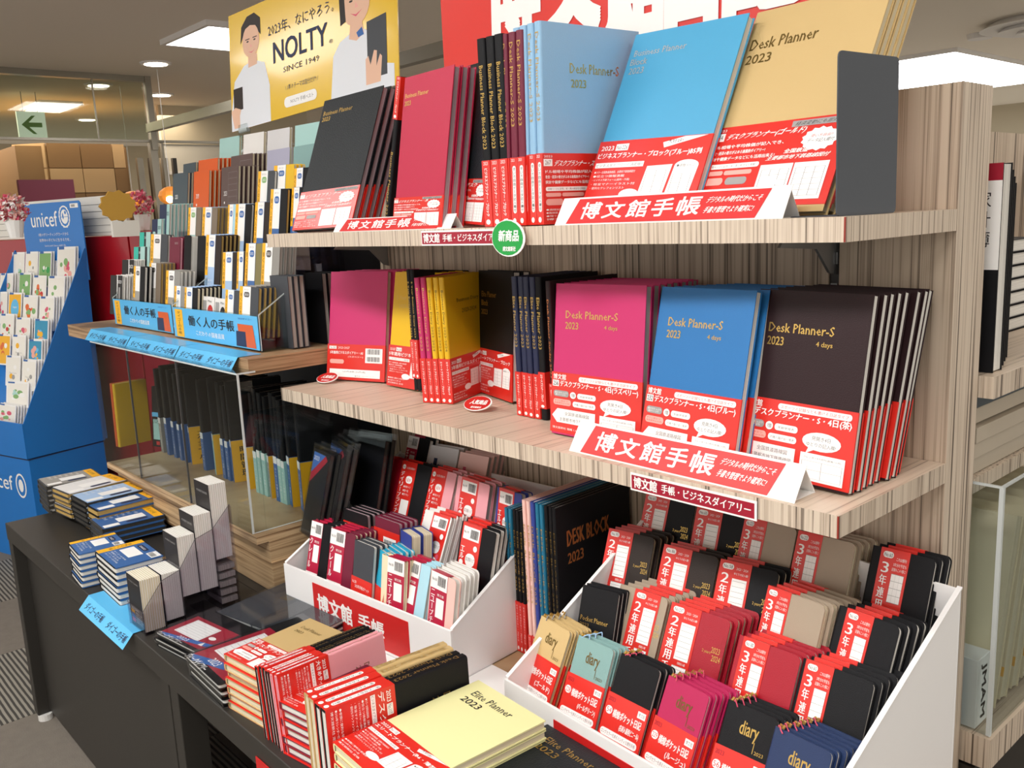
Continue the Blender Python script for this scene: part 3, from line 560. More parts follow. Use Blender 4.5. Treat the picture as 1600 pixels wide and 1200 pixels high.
# ================================================================== print layouts
def lines(x, y, w, h, n, m, txts, bold=0.0):
    """n small text lines filling a block"""
    out = []; s = h / n
    for i in range(n):
        t_ = txts[i % len(txts)]; out.append(('t', t_, x, y + h - (i + 1) * s + s * .18, w * (.72 + .28 * ((i * 7 + 3) % 5) / 4), s * .62, m, '', bold))
    return out
def big_band(no, title, kind=0, year='2023'):
    """wide red band of the A5 / B5 planners"""
    if kind == 0:
        return [('t', '博文館', .02, .88, .15, .09, 'print_white', '', .012), ('r', .015, .765, .075, .10, 'print_white'), ('t', no, .022, .78, .06, .07, 'print_black', '', .01), ('t', title, .105, .755, .86, .115, 'print_white', '', .022),
            ('rr', .32, .875, .64, .085, 'print_white'), ('t', 'スポーツの記録なども書ける日誌タイプ', .345, .893, .59, .048, 'print_red'),
            ('rr', .03, .60, .18, .10, 'print_grey'), ('t', '書き方たっぷり', .045, .65, .15, .03, 'print_white'), ('t', '調ページ!!', .05, .615, .12, .03, 'print_white'), ('e', .225, .59, .07, .11, 'print_white'), ('t', '増', .24, .615, .04, .06, 'ink_grey'),
            ('rr', .31, .60, .21, .09, 'print_white'), ('t', '年齢早見表', .34, .625, .15, .035, 'ink_grey'), ('rr', .03, .46, .21, .10, 'print_pink'), ('t', 'すぐに役立つ!', .045, .515, .16, .03, 'print_red'), ('t', '常用漢字(2136字)', .045, .475, .18, .03, 'print_red'),
            ('rr', .26, .46, .26, .09, 'print_white'), ('t', '戸籍の届け出一覧表', .28, .485, .22, .035, 'ink_grey'), ('p', [(.02, .28), (.08, .40), (.52, .40), (.52, .17), (.08, .17)], 'print_white'), ('t', '全国鉄道路線図', .17, .30, .28, .06, 'ink_grey'), ('t', '主要都市地下鉄路線図', .11, .20, .38, .06, 'ink_grey'),
            ('e', .57, .43, .33, .24, 'print_white'), ('p', [(.63, .46), (.61, .38), (.68, .44)], 'print_white'), ('t', '見開き4日', .65, .56, .16, .055, 'ink_grey'), ('t', 'ゆとりの記入欄!', .61, .48, .25, .055, 'ink_grey'),
            ('r', .57, .04, .38, .35, 'print_white'), ('t', 'カレンダー3カ月分(前後1ヵ月)', .60, .32, .32, .03, 'ink_grey'), ('grid', .59, .07, .34, .22, 'print_grey', 2, 2), ('t', '博文館新社 価格 1,650円', .03, .06, .35, .04, 'print_white')]
    if kind == 1:
        return [('t', year, .03, .87, .12, .06, 'print_white', '', .01), ('r', .17, .86, .12, .09, 'print_white'), ('t', 'No.' + no, .18, .875, .10, .055, 'ink_grey'), ('t', title, .02, .745, .93, .09, 'print_white', '', .025),
            ('p', [(.60, .93), (.78, .99), (.97, .99), (.62, .86)], 'print_white'), ('t', '大好評!', .64, .915, .13, .05, 'print_black'), ('r', .02, .63, .46, .07, 'print_white'), ('t', 'ビジネスダイアリーの決定版!!', .03, .642, .44, .045, 'ink_grey')] + \
            lines(.03, .33, .42, .27, 5, 'print_white', ['●カラー全国鉄道路線図、主要地下鉄路線図付', '●役立つ情報満載', '・ビジネス予算フォーム(国内・外国)', '・贈呈マナーイラスト付', '・便利なテレフォンリスト']) + \
            [('p', [(.50, .25), (.52, .63), (.74, .64), (.72, .25)], 'print_white'), ('p', [(.74, .25), (.76, .62), (.96, .62), (.94, .25)], 'print_white'), ('e', .76, .55, .20, .14, 'print_white'), ('t', '●週間ページ', .78, .60, .15, .035, 'ink_grey'), ('grid', .53, .29, .17, .28, 'print_grey', 2, 4), ('grid', .77, .29, .15, .22, 'print_grey', 2, 4), ('e', .33, .20, .18, .14, 'print_white')] + lines(.03, .05, .4, .18, 3, 'print_white', ['●巻頭に便利な早見表', '●2024年カレンダー付', '博文館新社 定価'])
    if kind == 2:
        return [('t', year, .01, .94, .08, .03, 'print_white'), ('r', .005, .82, .085, .10, 'print_white'), ('t', no, .02, .84, .055, .06, 'ink_grey'), ('t', title, .10, .82, .60, .085, 'print_white', 'i', .025),
            ('r', .60, .905, .38, .07, 'print_grey'), ('t', '経済変動にも即対応!', .62, .917, .34, .045, 'print_black', 'i'), ('p', [(.70 + .13 * math.cos(a * math.pi / 14) * (1 if a % 2 else .88) + .13, .74 + .14 * math.sin(a * math.pi / 14) * (1 if a % 2 else .86)) for a in range(28)], 'print_white'),
            ('t', '使い方自由!!', .76, .76, .15, .035, 'print_red', 'i'), ('t', 'データ記入欄付', .745, .70, .18, .045, 'print_black', 'i')] + lines(.02, .56, .60, .22, 3, 'print_white', ['ドル相場や平均株価が記入でき、', '社会・経済の動きがよめる商業的ダイアリー!', '家計や健康データなどにも活用出来る!'], .02) + \
            [('rr', .02, .47, .42, .06, 'print_white'), ('t', '月間ページに記念、米・英の祝日など掲載!!', .04, .485, .38, .03, 'ink_grey'), ('rr', .02, .39, .15, .055, 'print_pink'), ('rr', .18, .39, .22, .055, 'print_pink'), ('rr', .02, .27, .17, .09, 'print_pink'), ('rr', .21, .27, .17, .09, 'print_grey'), ('t', '全国鉄道', .60, .60, .17, .05, 'print_white', 'i', .02), ('t', '主要都市地下鉄路線図付', .48, .53, .44, .05, 'print_white', 'i', .02),
            ('r', .46, .06, .24, .42, 'print_white'), ('r', .71, .06, .24, .42, 'print_white'), ('e', .72, .27, .20, .17, 'print_white'), ('grid', .48, .1, .2, .32, 'print_grey', 3, 5), ('grid', .73, .1, .2, .32, 'print_grey', 3, 5), ('e', .49, .20, .13, .14, 'print_white')] + lines(.02, .05, .4, .18, 4, 'print_white', ['●週間記入欄・ゆったり', '●路線図・カラー印刷', '●贈り物マナー表付', '博文館新社'])
def back_band(no, t1):
    return [('r', .03, .86, .13, .08, 'print_white'), ('t', 'No.' + no, .04, .875, .11, .05, 'ink_grey'), ('t', '2023-2027', .19, .87, .20, .06, 'print_white'), ('t', t1, .05, .72, .58, .085, 'print_white', '', .02), ('t', '(ラズベリー)', .37, .62, .26, .06, 'print_white'), ('r', .67, .50, .29, .40, 'print_white'), ('bar', .70, .74, .23, .14, 'print_black'), ('bar', .70, .54, .23, .13, 'print_black'),
        ('rr', .05, .45, .25, .12, 'print_pink'), ('r', .05, .08, .88, .22, 'print_white'), ('t', '1,650円(本体1,500円+税)', .28, .2, .4, .06, 'ink_grey'), ('t', '●見本と比べてください', .5, .1, .36, .04, 'print_grey')]
def title2(a, b, c, x, y, w, h, m='gold_foil', third=None):
    o = [('t', a, x, y, w, h, m, '', .008), ('t', b, x, y - h * 1.55, w * .28, h * .85, m, '', .008)]
    if c: o.append(('t', c, x + w * .74, y - h * 1.5, w * .26, h * .72, m, '', .006))
    return o
def sp(txt, y0, y1, m='gold_foil', x=.25, w=.5, b=.01): return [('t', txt, x, y0, w, y1 - y0, m, 'd', b)]
BSP = [('t', '2023', .2, .93, .6, .05, 'print_white'), ('t', 'ビジネスプランナー・ブロック', .3, .16, .42, .72, 'print_white', 'd', .02), ('e', .2, .03, .6, .08, 'print_white')]
BSP2 = [('t', '2023', .15, .94, .5, .04, 'print_white'), ('rr', .32, .18, .5, .70, 'print_white'), ('t', '使い方自由データ記入欄付', .40, .2, .34, .66, 'print_black', 'v'), ('e', .25, .03, .5, .08, 'print_white')]
BSP3 = [('t', 'エリートプランナー・ブロック', .3, .2, .42, .74, 'print_white', 'd', .02), ('e', .22, .03, .56, .08, 'print_white')]
def year_band(y, no, tail=''):
    """vertical red band of the two and three year diaries"""
    o = [('rr', .10, .935, .36, .045, 'print_white'), ('t', 'No.' + no, .14, .943, .28, .027, 'print_black'), ('t', '%s年連用手帳%s' % (y, tail), .12, .34 if not tail else .10, .24, .57 if not tail else .81, 'print_white', 'v', .03)]
    if y == '2':
        o += [('t', '2023・2024', .55, .94, .36, .02, 'print_white'), ('t', 'ゆとりの記入欄!', .5, .90, .44, .02, 'print_white'), ('r', .47, .58, .46, .29, 'print_white'), ('t', '週間記入欄', .62, .545, .25, .02, 'print_white'), ('r', .47, .36, .46, .17, 'print_white'), ('grid', .47, .36, .46, .17, 'print_grey', 8, 7), ('grid', .50, .60, .40, .25, 'print_grey', 1, 6), ('t', '博文館新社', .1, .03, .5, .025, 'print_white')]
    else:
        o += [('t', 'これは便利!', .58, .925, .34, .025, 'print_white'), ('t', '3年分の予定も', .5, .885, .45, .025, 'print_white'), ('t', '記録もこの1冊に!', .48, .85, .48, .025, 'print_white'), ('r', .50, .63, .42, .20, 'print_white'), ('grid', .50, .63, .42, .20, 'print_grey', 3, 4)] + lines(.48, .42, .46, .18, 4, 'print_white', ['●1頁で3年比較', '●年齢早見表', '健康手帳手記録', '●携帯便利']) + \
             [('p', [(.52, .24), (.50, .38), (.66, .40), (.68, .26)], 'print_white'), ('p', [(.54, .26), (.53, .365), (.64, .38), (.66, .275)], 'red_band'), ('rr', .74, .25, .22, .07, 'print_white'), ('t', '博文館新社', .45, .12, .4, .025, 'print_white'), ('r', .0, .0, 1, .07, 'print_white'), ('bar', .06, .01, .85, .05, 'print_black')]
    return o
def diary_band(no, nm):
    return [('t', '2023', .03, .90, .17, .05, 'print_maroon'), ('rr', .03, .74, .16, .10, 'print_white'), ('t', no, .05, .76, .12, .06, 'print_red'), ('t', '横線ポケット日記', .22, .73, .70, .10, 'print_white', '', .02), ('r', .78, .86, .19, .08, 'print_white'), ('t', '博文館', .80, .875, .15, .05, 'ink_grey'), ('t', '(%s)' % nm, .45, .60, .48, .09, 'print_white', '', .015),
            ('rr', .03, .48, .92, .09, 'print_white'), ('t', 'ロングセラーを誇るハンディな便利手帳!', .06, .50, .86, .05, 'ink_grey')] + lines(.05, .05, .5, .40, 5, 'print_white', ['●年間予定表(七曜式)', '●カラー地下鉄路線図', '●全国主要鉄道路線図', '●市外局番一覧表', '●便利資料満載'], .01) + [('r', .60, .03, .36, .40, 'print_white'), ('grid', .62, .06, .32, .34, 'print_grey', 2, 3)]
def diary_title(m='dark_foil'): return [('t', 'diary', .36, .77, .36, .13, m, '', .004), ('r', .68, .70, .012, .08, m), ('t', '2023', .72, .70, .17, .025, m)]
def bar_band(t, m='print_maroon', white=True):
    """narrow vertical band: white barcode head over a coloured field"""
    return [('r', 0, .83, 1, .17, 'print_white'), ('bar', .42, .87, .5, .10, 'print_black'), ('t', 'No.161', .08, .91, .28, .03, 'ink_grey'), ('t', t, .08, .46, .22, .36, 'print_white', 'v', .02), ('r', .42, .54, .48, .20, 'print_white'), ('t', '博文館', .45, .76, .4, .03, 'print_white'), ('r', 0, .04, 1, .38, 'print_white'), ('bar', .2, .31, .6, .09, 'print_black'), ('bar', .2, .18, .6, .09, 'print_black'), ('t', '博文館新社', .75, .06, .15, .3, m, 'd')]
def el_band():
    return [('r', .08, .84, .84, .13, 'print_white'), ('bar', .45, .86, .42, .09, 'print_black'), ('t', 'No.191', .12, .90, .25, .025, 'ink_grey'), ('t', 'エル・プランナー', .06, .22, .2, .55, 'print_white', 'v', .02), ('e', .70, .74, .2, .06, 'print_white'), ('rr', .36, .58, .50, .13, 'print_white'), ('t', '震災情報マップ', .39, .63, .43, .04, 'print_black'), ('rr', .36, .42, .50, .12, 'print_white'), ('t', '10日曜・見やすい', .39, .46, .43, .04, 'print_black'), ('e', .74, .52, .16, .06, 'print_rose'), ('rr', .36, .24, .50, .13, 'print_white'), ('t', '路線図', .42, .28, .33, .04, 'print_red'), ('r', .0, .0, .3, .12, 'print_white')]
def red_vband():
    return [('e', .08, .90, .22, .06, 'print_white'), ('t', 'No.36', .11, .92, .16, .02, 'ink_grey'), ('t', 'デイリープランナー', .08, .30, .22, .58, 'print_white', 'v', .02), ('t', '2023年1月始まり', .38, .91, .55, .03, 'print_white'), ('rr', .45, .74, .42, .09, 'print_white'), ('t', 'NEW', .5, .76, .3, .04, 'print_red'), ('r', .40, .22, .52, .32, 'print_white')] + lines(.4, .58, .5, .14, 3, 'print_white', ['●手帳サイズ', '●週間・予定', '●見やすい'])
def lbl_band(c='print_blue'):
    """white / blue band with a yellow ribbon of the tiered display"""
    return [('r', .0, .45, 1, .55, 'print_white'), ('r', 0, .30, .30, .70, 'print_yellow'), ('t', '働く人の手帳', .07, .38, .16, .50, 'print_black', 'v'), ('rr', .42, .80, .48, .10, c), ('t', '2023', .48, .83, .34, .04, 'print_white'), ('t', 'ダイゴー', .42, .93, .45, .03, 'ink_grey'), ('r', .42, .52, .45, .22, 'print_white')] + lines(.38, .05, .5, .2, 3, 'print_white', ['●使いやすさ', '●週間バーチカル', '●月間予定'])
# ================================================================== top shelf
Hs = H_
sk_ = dict(c=.0014, ins=.002)
row(4, .016, 'planner', 'black leather planner at the left end of the top shelf, glare on its band', 'planner', (-1.15,0.0294,0.3048,0.9995,0.0248,0.0216,-0.0292,0.3648,0.9306,0.2006,0.2633), .012, 'cover_leather_black', 'black leather planner', 'left end of the top shelf', pages='page_mauve',
    band=('h', 0, .29, 'red_band', big_band('117', 'ビジネスプランナー', 2)), title=[('t', 'Business Planner', .06, .875, .5, .035, 'gold_foil', '', .006), ('t', '2023', .06, .83, .14, .032, 'gold_foil', '', .006)], **sk_)
row(1, .014, 'planner', 'slim black planner turned upside down, red band on top of its spine', 'planner', (-0.891,0.073,0.3048,0.0264,0.9992,-0.0299,0.2453,0.0226,0.9692,0.17,0.247), .012, 'cover_black', 'slim black planner', 'top shelf',
    band=('h', .72, 1, 'red_band', None), spine=sp('Business Planner 2023', .04, .5), bspine=BSP)
row(3, .014, 'planner', 'crimson planner leaning on the top shelf beside the black spines', 'planner', (-0.7989,0.0202,0.3048,0.9947,-0.102,-0.0109,0.0269,0.1563,0.9873,0.1497,0.2384), .012, 'cover_crimson', 'crimson planner', 'top shelf', pages='page_mauve',
    band=('h', 0, .2, 'red_band', big_band('229', 'ビジネスプランナー・赤', 2)), title=[('t', 'Business Planner', .06, .86, .48, .03, 'gold_foil', '', .006), ('t', '2023', .06, .81, .13, .03, 'gold_foil', '', .006)], **sk_)
row(1, .014, 'planner', 'black planner standing behind the crimson ones, lower half banded red', 'planner', (-0.7159,0.0687,0.3048,0.9635,-0.2637,-0.0462,0.0906,0.159,0.9831,0.1384,0.2423), .012, 'cover_leather_black', 'black planner', 'top shelf', pages='page_mauve',
    band=('h', 0, .28, 'red_band', big_band('169', 'ニューデスク', 2)), **sk_)
row(3, .0178, 'planner', 'black spine out planner nearest the wine red ones on the top shelf', 'planner', (-0.501,0.0109,0.3048,0.001,0.9999,0.0112,0.0063,-0.0112,0.9999,0.18,0.2536), .0172, 'cover_black', 'black spine out planner from the right', 'top shelf',
    band=('h', 0, .36, 'red_band', None), bspine=BSP, spine=sp('Business Planner Block 2023', .42, .86), **sk_)
row(3, .0152, 'planner', 'wine red spine out planner touching the pale blue ones', 'planner', (-0.469,0.0116,0.3048,-0.0003,1,-0.0008,0.0238,0.0008,0.9997,0.18,0.2523), .0148, 'cover_wine', 'wine red spine out planner from the right', 'top shelf',
    band=('h', 0, .36, 'red_band', None), bspine=BSP2, spine=sp('Desk Planner-S 2023', .52, .95), **sk_)
row(4, .0152, 'planner', 'pale blue planner with its front cover showing on the top shelf', 'planner', (-0.4351,0.0127,0.3048,0.0952,0.9955,-0.0012,0.0221,-0.0009,0.9998,0.1757,0.2574), .0148, 'cover_light_blue', 'pale blue spine out planner from the right', 'top shelf',
    band=('h', 0, .36, 'red_band', big_band('267', 'デスクプランナー・スカイブルー', 2)), bspine=BSP2, spine=sp('Desk Planner-S 2023', .52, .95), title=[('t', 'Desk Planner-S', .28, .76, .5, .05, 'gold_foil', '', .006), ('t', '2023', .29, .69, .15, .04, 'gold_foil', '', .006)], **sk_)
row(1, .015, 'planner', 'sky blue planner leaning on the top shelf behind the tent card', 'planner', (-0.4101,0.0549,0.3048,0.9991,-0.0297,-0.0314,0.0409,0.4142,0.9093,0.1856,0.2609), .013, 'cover_sky', 'sky blue planner', 'top shelf', title=[('t', 'Business Planner', .06, .87, .48, .035, 'silver_foil', '', .006), ('t', 'Block', .05, .82, .16, .035, 'silver_foil', '', .006), ('t', '2023', .06, .77, .14, .035, 'silver_foil', '', .006)],
    band=('h', 0, .40, 'red_band', big_band('226', 'ビジネスプランナー・ブロック(ブルー)B5判', 1)), **sk_)
row(4, .014, 'planner', 'large gold planner leaning beside the dark bookend on the top shelf', 'planner', (-0.2348,0.0649,0.3048,0.9955,-0.0945,-0.0064,0.0478,0.4427,0.8954,0.1842,0.2687), .013, 'cover_gold', 'large gold planner', 'top shelf', pages='page_cream', title=[('t', 'Desk Planner', .05, .80, .52, .055, 'dark_foil', '', .012), ('t', '2023', .05, .73, .2, .045, 'dark_foil', '', .008)],
    band=('h', .03, .42, 'red_band', big_band('134', 'デスクプランナー(ゴールド)', 2)), **sk_)
# ================================================================== middle shelf
P = (-1.199,0.1058,0,0.9513,0.3081,0.0026,-0.0544,0.1596,0.9857,0.15,0.2218)
row(5, .015, 'planner', 'magenta planner shown from the back at the left end of the middle shelf', 'planner', P, .014, 'cover_magenta', 'magenta planner', 'left end of the middle shelf', band=('h', 0, .33, 'red_band', back_band('262', '5年連用ビジネスダイアリー・A5')), drift=(.008, 0, 0), jit=.003)
row(4, .016, 'planner', 'yellow planner half hidden by the black spines on the middle shelf', 'planner', (-1.03,0.1401,0,1,0.0012,0.0046,-0.0047,0.1698,0.9855,0.15,0.222), .015, 'cover_yellow', 'half hidden yellow planner', 'middle shelf', band=('h', 0, .36, 'red_band', big_band('263', '5年連用ビジネスダイアリー', 1, '2023-2027')), title=[('t', '5 Year Business', .1, .76, .5, .035, 'gold_foil'), ('t', '2023-2027', .15, .69, .36, .03, 'gold_foil')])
Q0 = (-0.7809,0.1099,0,-0.3665,0.9304,0.0027,-0.0216,-0.0114,0.9997,0.1317,0.2202)
row(3, .0125, 'planner', 'yellow planner with its cover showing in the middle of the shelf', 'planner', Q0, .0122, 'cover_yellow', 'yellow spine out planner from the right', 'middle shelf', band=('h', 0, .36, 'red_band', big_band('261', '3年連用ビジネスダイアリー', 1)), bspine=BSP3, spine=sp('Business Diary 2023-2024', .42, .9, 'dark_foil'), title=[('t', 'Business Diary', .3, .78, .6, .04, 'dark_foil', '', .006), ('t', '2023-2024', .42, .70, .4, .035, 'dark_foil', '', .006)])
def shift(p, dx, dy, dz=0): return (p[0] + dx, p[1] + dy, p[2] + dz) + tuple(p[3:])
e_ = Vector(Q0[6:9]).cross(Vector(Q0[3:6]))
def behind(p, d):
    ey = Vector(p[6:9]).cross(Vector(p[3:6])); ey.z = 0; ey.normalize(); return shift(p, ey.x * d, ey.y * d)
row(2, .0122, 'planner', 'magenta spine out planner touching the yellow spines', 'planner', behind(Q0, .0375), .0118, 'cover_magenta', 'magenta spine out planner from the right', 'middle shelf', band=('h', 0, .36, 'red_band', None), bspine=BSP3, spine=sp('Business Diary 2023', .42, .92))
row(2, .0125, 'planner', 'black spine out planner next to the magenta spines on the middle shelf', 'planner', (-0.8739,0.1091,0,0.0115,0.9963,-0.0855,-0.1299,0.0863,0.9878,0.132,0.221), .012, 'cover_black', 'black spine out planner', 'left of the magenta spines', band=('h', .1, .42, 'red_band', None), bspine=BSP3, spine=sp('5 Year Business Diary 2023', .44, .9))
row(2, .015, 'planner', 'black planner with gold title in the middle of the middle shelf', 'planner', (-0.8357,0.211,0,0.9594,-0.2816,0.0169,0.0029,0.0698,0.9976,0.1492,0.2231), .014, 'cover_black', 'black gold titled planner', 'middle shelf', band=('h', 0, .37, 'red_band', big_band('217', 'エリートプランナー・ブロック', 1)), title=[('t', 'Elite Planner', .12, .79, .42, .045, 'gold_foil', '', .008), ('t', 'Block', .12, .72, .19, .045, 'gold_foil', '', .008), ('t', '2023', .12, .65, .18, .04, 'gold_foil', '', .008)], drift=(.006, 0, 0))
Q1 = (-0.5713,0.1208,0,-0.0005,1,0.0024,-0.0149,-0.0024,0.9999,0.13,0.2242)
row(1, .013, 'planner', 'black spine out planner right of the navy spines', 'planner', behind(Q1, -.0145), .0135, 'cover_black', 'black planner', 'middle shelf', band=('h', .08, .34, 'red_band', None), bspine=BSP3, spine=sp('Elite Planner 2023', .5, .86))
row(4, .0138, 'planner', 'navy spine out planner nearest the dark right hand spines', 'planner', Q1, .0132, 'cover_navy', 'navy spine out planner from the right', 'middle shelf', band=('h', 0, .32, 'red_band', None), bspine=BSP3, spine=sp('Elite Planner 2023', .5, .86))
row(1, .01, 'planner', 'maroon spine out planner squeezed beside the pink planner', 'planner', (-0.4945,0.0794,0,0.0002,1,-0.0006,-0.0221,0.0006,0.9998,0.15,0.2228), .009, 'cover_brown', 'maroon planner', 'middle shelf', band=('h', 0, .32, 'red_band', None), bspine=BSP2, spine=sp('Desk Planner Sunday 2023', .36, .88, 'copper_foil'))
FB = lambda no, tt: ('h', .012, .415, 'red_band', big_band(no, tt))
TT = [('t', 'Desk Planner-S', .14, .775, .58, .05, 'gold_foil', '', .012), ('t', '2023', .14, .705, .15, .045, 'gold_foil', '', .01), ('t', '4 days', .58, .71, .14, .033, 'gold_foil', '', .008)]
row(8, .0163, 'planner', 'raspberry pink planner facing front on the middle shelf', 'planner', (-0.4933,0.0667,0,0.9999,-0.0082,0.0093,-0.0084,0.1013,0.9948,0.1723,0.2193), .0145, 'cover_magenta', 'raspberry pink planner', 'middle shelf', pages='page_grey', band=FB('256', 'デスクプランナー・S・4日(ラズベリー)'), title=TT, drift=(-.003, 0, 0), lean_less=.5, jit=.002)
row(8, .0165, 'planner', 'bright blue planner facing front on the middle shelf', 'planner', (-0.313,0.0534,0,0.9964,-0.0843,0.0021,0.016,0.2129,0.9769,0.1541,0.2219), .0145, 'cover_blue', 'bright blue planner', 'middle shelf', band=FB('232', 'デスクプランナー・S・4日(ブルー)'), title=TT, drift=(.001, 0, 0), lean_less=.9, jit=.003)
row(8, .0152, 'planner', 'dark brown planner at the right end of the middle shelf', 'planner', (-0.1724,0.072,0,0.9977,-0.0679,-0.0081,0.0201,0.178,0.9838,0.1498,0.2201), .0148, 'cover_brown', 'dark brown planner', 'right end of the middle shelf', band=FB('192', 'デスクプランナー・S・4日(茶)'), title=TT, drift=(-.0005, 0, 0), lean_less=.8, jit=.003, ins=.0012)
# ================================================================== upright desk planners between the boxes
Q2 = (-0.491,0.0701,-0.4,-0.035,0.9994,0.0016,-0.0117,-0.002,0.9999,0.178,0.2815)
row(3, .0085, 'planner', 'large black planner with orange title between the white boxes', 'planner', Q2, .008, 'cover_black', 'black large planner from the right', 'between the white boxes', title=[('t', 'DESK BLOCK', .14, .76, .56, .09, 'copper_foil', '', .02), ('t', '2023', .14, .66, .2, .06, 'copper_foil', '', .015)], spine=sp('DESK BLOCK 2023', .4, .86, 'dark_foil'), c=.0012)
zz = 0.0268
for k, (cm, n, nm, lab) in enumerate([('cover_teal', 2, 'teal large planner from the right', 'teal large planner left of the black titled one'), ('cover_royal', 1, '', 'royal blue large planner between teal and pink ones'), ('cover_pink', 2, 'pink large planner from the right', 'pale pink large planner left of the royal blue one')]):
    row(n, .0088, 'planner', lab, 'planner', behind(Q2, zz), .0083, cm if cm != 'cover_pink' else 'cover_pale_pink', nm or lab, 'between the white boxes', spine=sp('DESK BLOCK 2023', .4, .86, 'gold_foil'), band=('h', 0, .1 if k < 1 else .2, 'red_band', None), bspine=BSP3)
    zz += n * .0088 + .001
Q3 = (-0.5949,0.0919,-0.4,-0.0349,0.9994,-0.0007,0.0029,0.0008,1,0.155,0.2474)
row(3, .0085, 'planner', 'black slim planner nearest the pink ones, between the boxes', 'planner', Q3, .008, 'cover_black', 'black slim planner from the right', 'between the boxes', spine=sp('DESK BLOCK 2023', .44, .86, 'gold_foil'), band=('h', 0, .36, 'red_band', None), bspine=BSP3)
row(2, .0085, 'planner', 'teal slim planner left of the black slim ones', 'planner', behind(Q3, .0262), .008, 'cover_teal', 'teal slim planner from the right', 'beside the left white box', spine=sp('DESK BLOCK 2023', .5, .9, 'gold_foil'), band=('h', 0, .46, 'red_band', None), bspine=BSP3)
# ================================================================== right white box
def diary(label, pose, cov, pg, n, short, no, nm, rib, tm='dark_foil', step=.0095, **kw):
    row(n, step, 'pocket_diary', label, 'diary', pose, .0085, cov, short, 'front row of the right box', pages=pg, r=.006, c=.0009, band=('h', 0, .67, 'red_band', diary_band(no, nm)), title=diary_title(tm) if tm else None, ribbon=rib, drift=(.0025, 0, -.001), jit=.001, group=short + 's in the right box', **kw)
RB0 = dict()
diary('gold pocket diary at the left end of the front row', (-0.4564,-0.0737,-0.392,0.9956,-0.0805,-0.0482,0.0763,0.3952,0.9154,0.0657,0.1534), 'cover_gold', 'page_cream', 4, 'gold pocket diary', '262', 'ゴールド', 'print_grey')
diary('aqua green pocket diary in the front row of the right box', (-0.3676,-0.078,-0.392,1,-0.0069,-0.0002,0.0029,0.4006,0.9163,0.0661,0.1535), 'cover_aqua', 'page_white', 3, 'aqua pocket diary', '228', 'パールグリーン', 'print_ltblue')
diary('plain black vinyl pocket diary beside the aqua green one', (-0.2946,-0.08,-0.392,0.9994,-0.0355,0.0005,0.0148,0.4287,0.9033,0.0679,0.1543), 'cover_black', 'page_white', 3, 'black vinyl pocket diary', '54', '名刺入兼用ビニール', 'print_rose', None)
diary('rouge pink pocket diary in the front row of the right box', (-0.218,-0.0838,-0.392,0.9955,-0.0951,0.0009,0.0404,0.4313,0.9013,0.0677,0.1543), 'cover_rouge', 'page_pink', 5, 'rouge pink pocket diary', '229', 'ルージュ', 'print_rose')
diary('black pocket diary with gold title between rouge and navy ones', (-0.1253,-0.0852,-0.392,0.9998,0.0198,0.0021,-0.0111,0.4678,0.8838,0.0672,0.1558), 'cover_black', 'page_white', 4, 'black gold titled pocket diary', '56', '黒', 'print_rose', 'gold_foil')
diary('navy blue pocket diary at the right end of the front row', (-0.0582,-0.0918,-0.392,0.9985,-0.0546,0.0006,0.0219,0.4104,0.9116,0.0717,0.1545), 'cover_deep_blue', 'page_white', 6, 'navy blue pocket diary', '57', '紺', 'print_rose', 'gold_foil')
def yd(label, pose, cov, pg, n, short, y, no, tail='', tm='gold_foil', where='right box', step=.0115, t=.0105, title=None, bnd=(.27, .80), **kw):
    a, b = bnd
    ti = title or ([('t', '3 Year Diary', b - .02, .22, .40, .05, tm, '', .006), ('t', '2023-2025', b - .02, .13, .37, .045, tm, '', .004)] if y == '3' else [('t', '2023', .80, .72, .14, .045, tm), ('t', '2024', .83, .66, .14, .045, tm), ('t', '2 years', .66, .70, .14, .03, tm)])
    row(n, step, 'year_diary', label, 'diary', pose, t, cov, short, where, pages=pg, r=.007, c=.001, band=('v', a, b, 'red_band', year_band(y, no, tail)), title=ti, drift=(.0035, 0, -.0005), jit=.0012, group=short + 's in the ' + where, **kw)
K2 = 0
row(3, .008, 'pocket_planner', 'small black pocket planner at the left end of the second row', 'planner', (-0.4038,-0.0067,-0.353,0.9965,0.0082,0.0835,-0.0812,0.3432,0.9358,0.0696,0.1513), .007, 'cover_black', 'small black pocket planner', 'second row of the right box', r=.004, title=[('t', 'Pocket Planner', .08, .68, .75, .045, 'gold_foil', '', .006), ('t', '2023', .08, .63, .25, .03, 'gold_foil')])
yd('champagne two year diary standing beside the small black pocket planner', (-0.362,0.0006,-0.353,0.9986,0.0523,0.0016,-0.0236,0.4228,0.9059,0.0838,0.1635), 'cover_champagne', 'page_cream', 5, 'champagne two year diary', '2', '228', bnd=(.34, .86))
yd('bright red two year diary in the second row of the right box', (-0.2683,-0.0019,-0.353,0.9985,0.0546,-0.0002,-0.0235,0.4323,0.9014,0.0902,0.1648), 'cover_red', 'page_cream', 5, 'bright red two year diary', '2', '237', '(赤)', bnd=(.0, .52))
yd('crimson three year diary beside the bright red two year one', (-0.1552,-0.0168,-0.353,1,-0.0065,0.0004,0.0023,0.412,0.9112,0.086,0.1628), 'cover_red', 'page_white', 5, 'crimson three year diary', '3', '180', tm='copper_foil', bnd=(.10, .52))
yd('black three year diary nearest the front right of the right box', (-0.0666,-0.0197,-0.353,0.9999,0.0128,0.0043,-0.0094,0.4379,0.899,0.0866,0.1635), 'cover_black', 'page_white', 5, 'front black three year diary', '3', '60', bnd=(.06, .46))
yd('brown two year diary at the left end of the third row', (-0.4349,0.0743,-0.308,0.994,0.1072,0.0207,-0.061,0.3879,0.9197,0.0814,0.1618), 'cover_darkbrown', 'page_cream', 4, 'brown two year diary', '2', '95', '(茶)', bnd=(.0, .55))
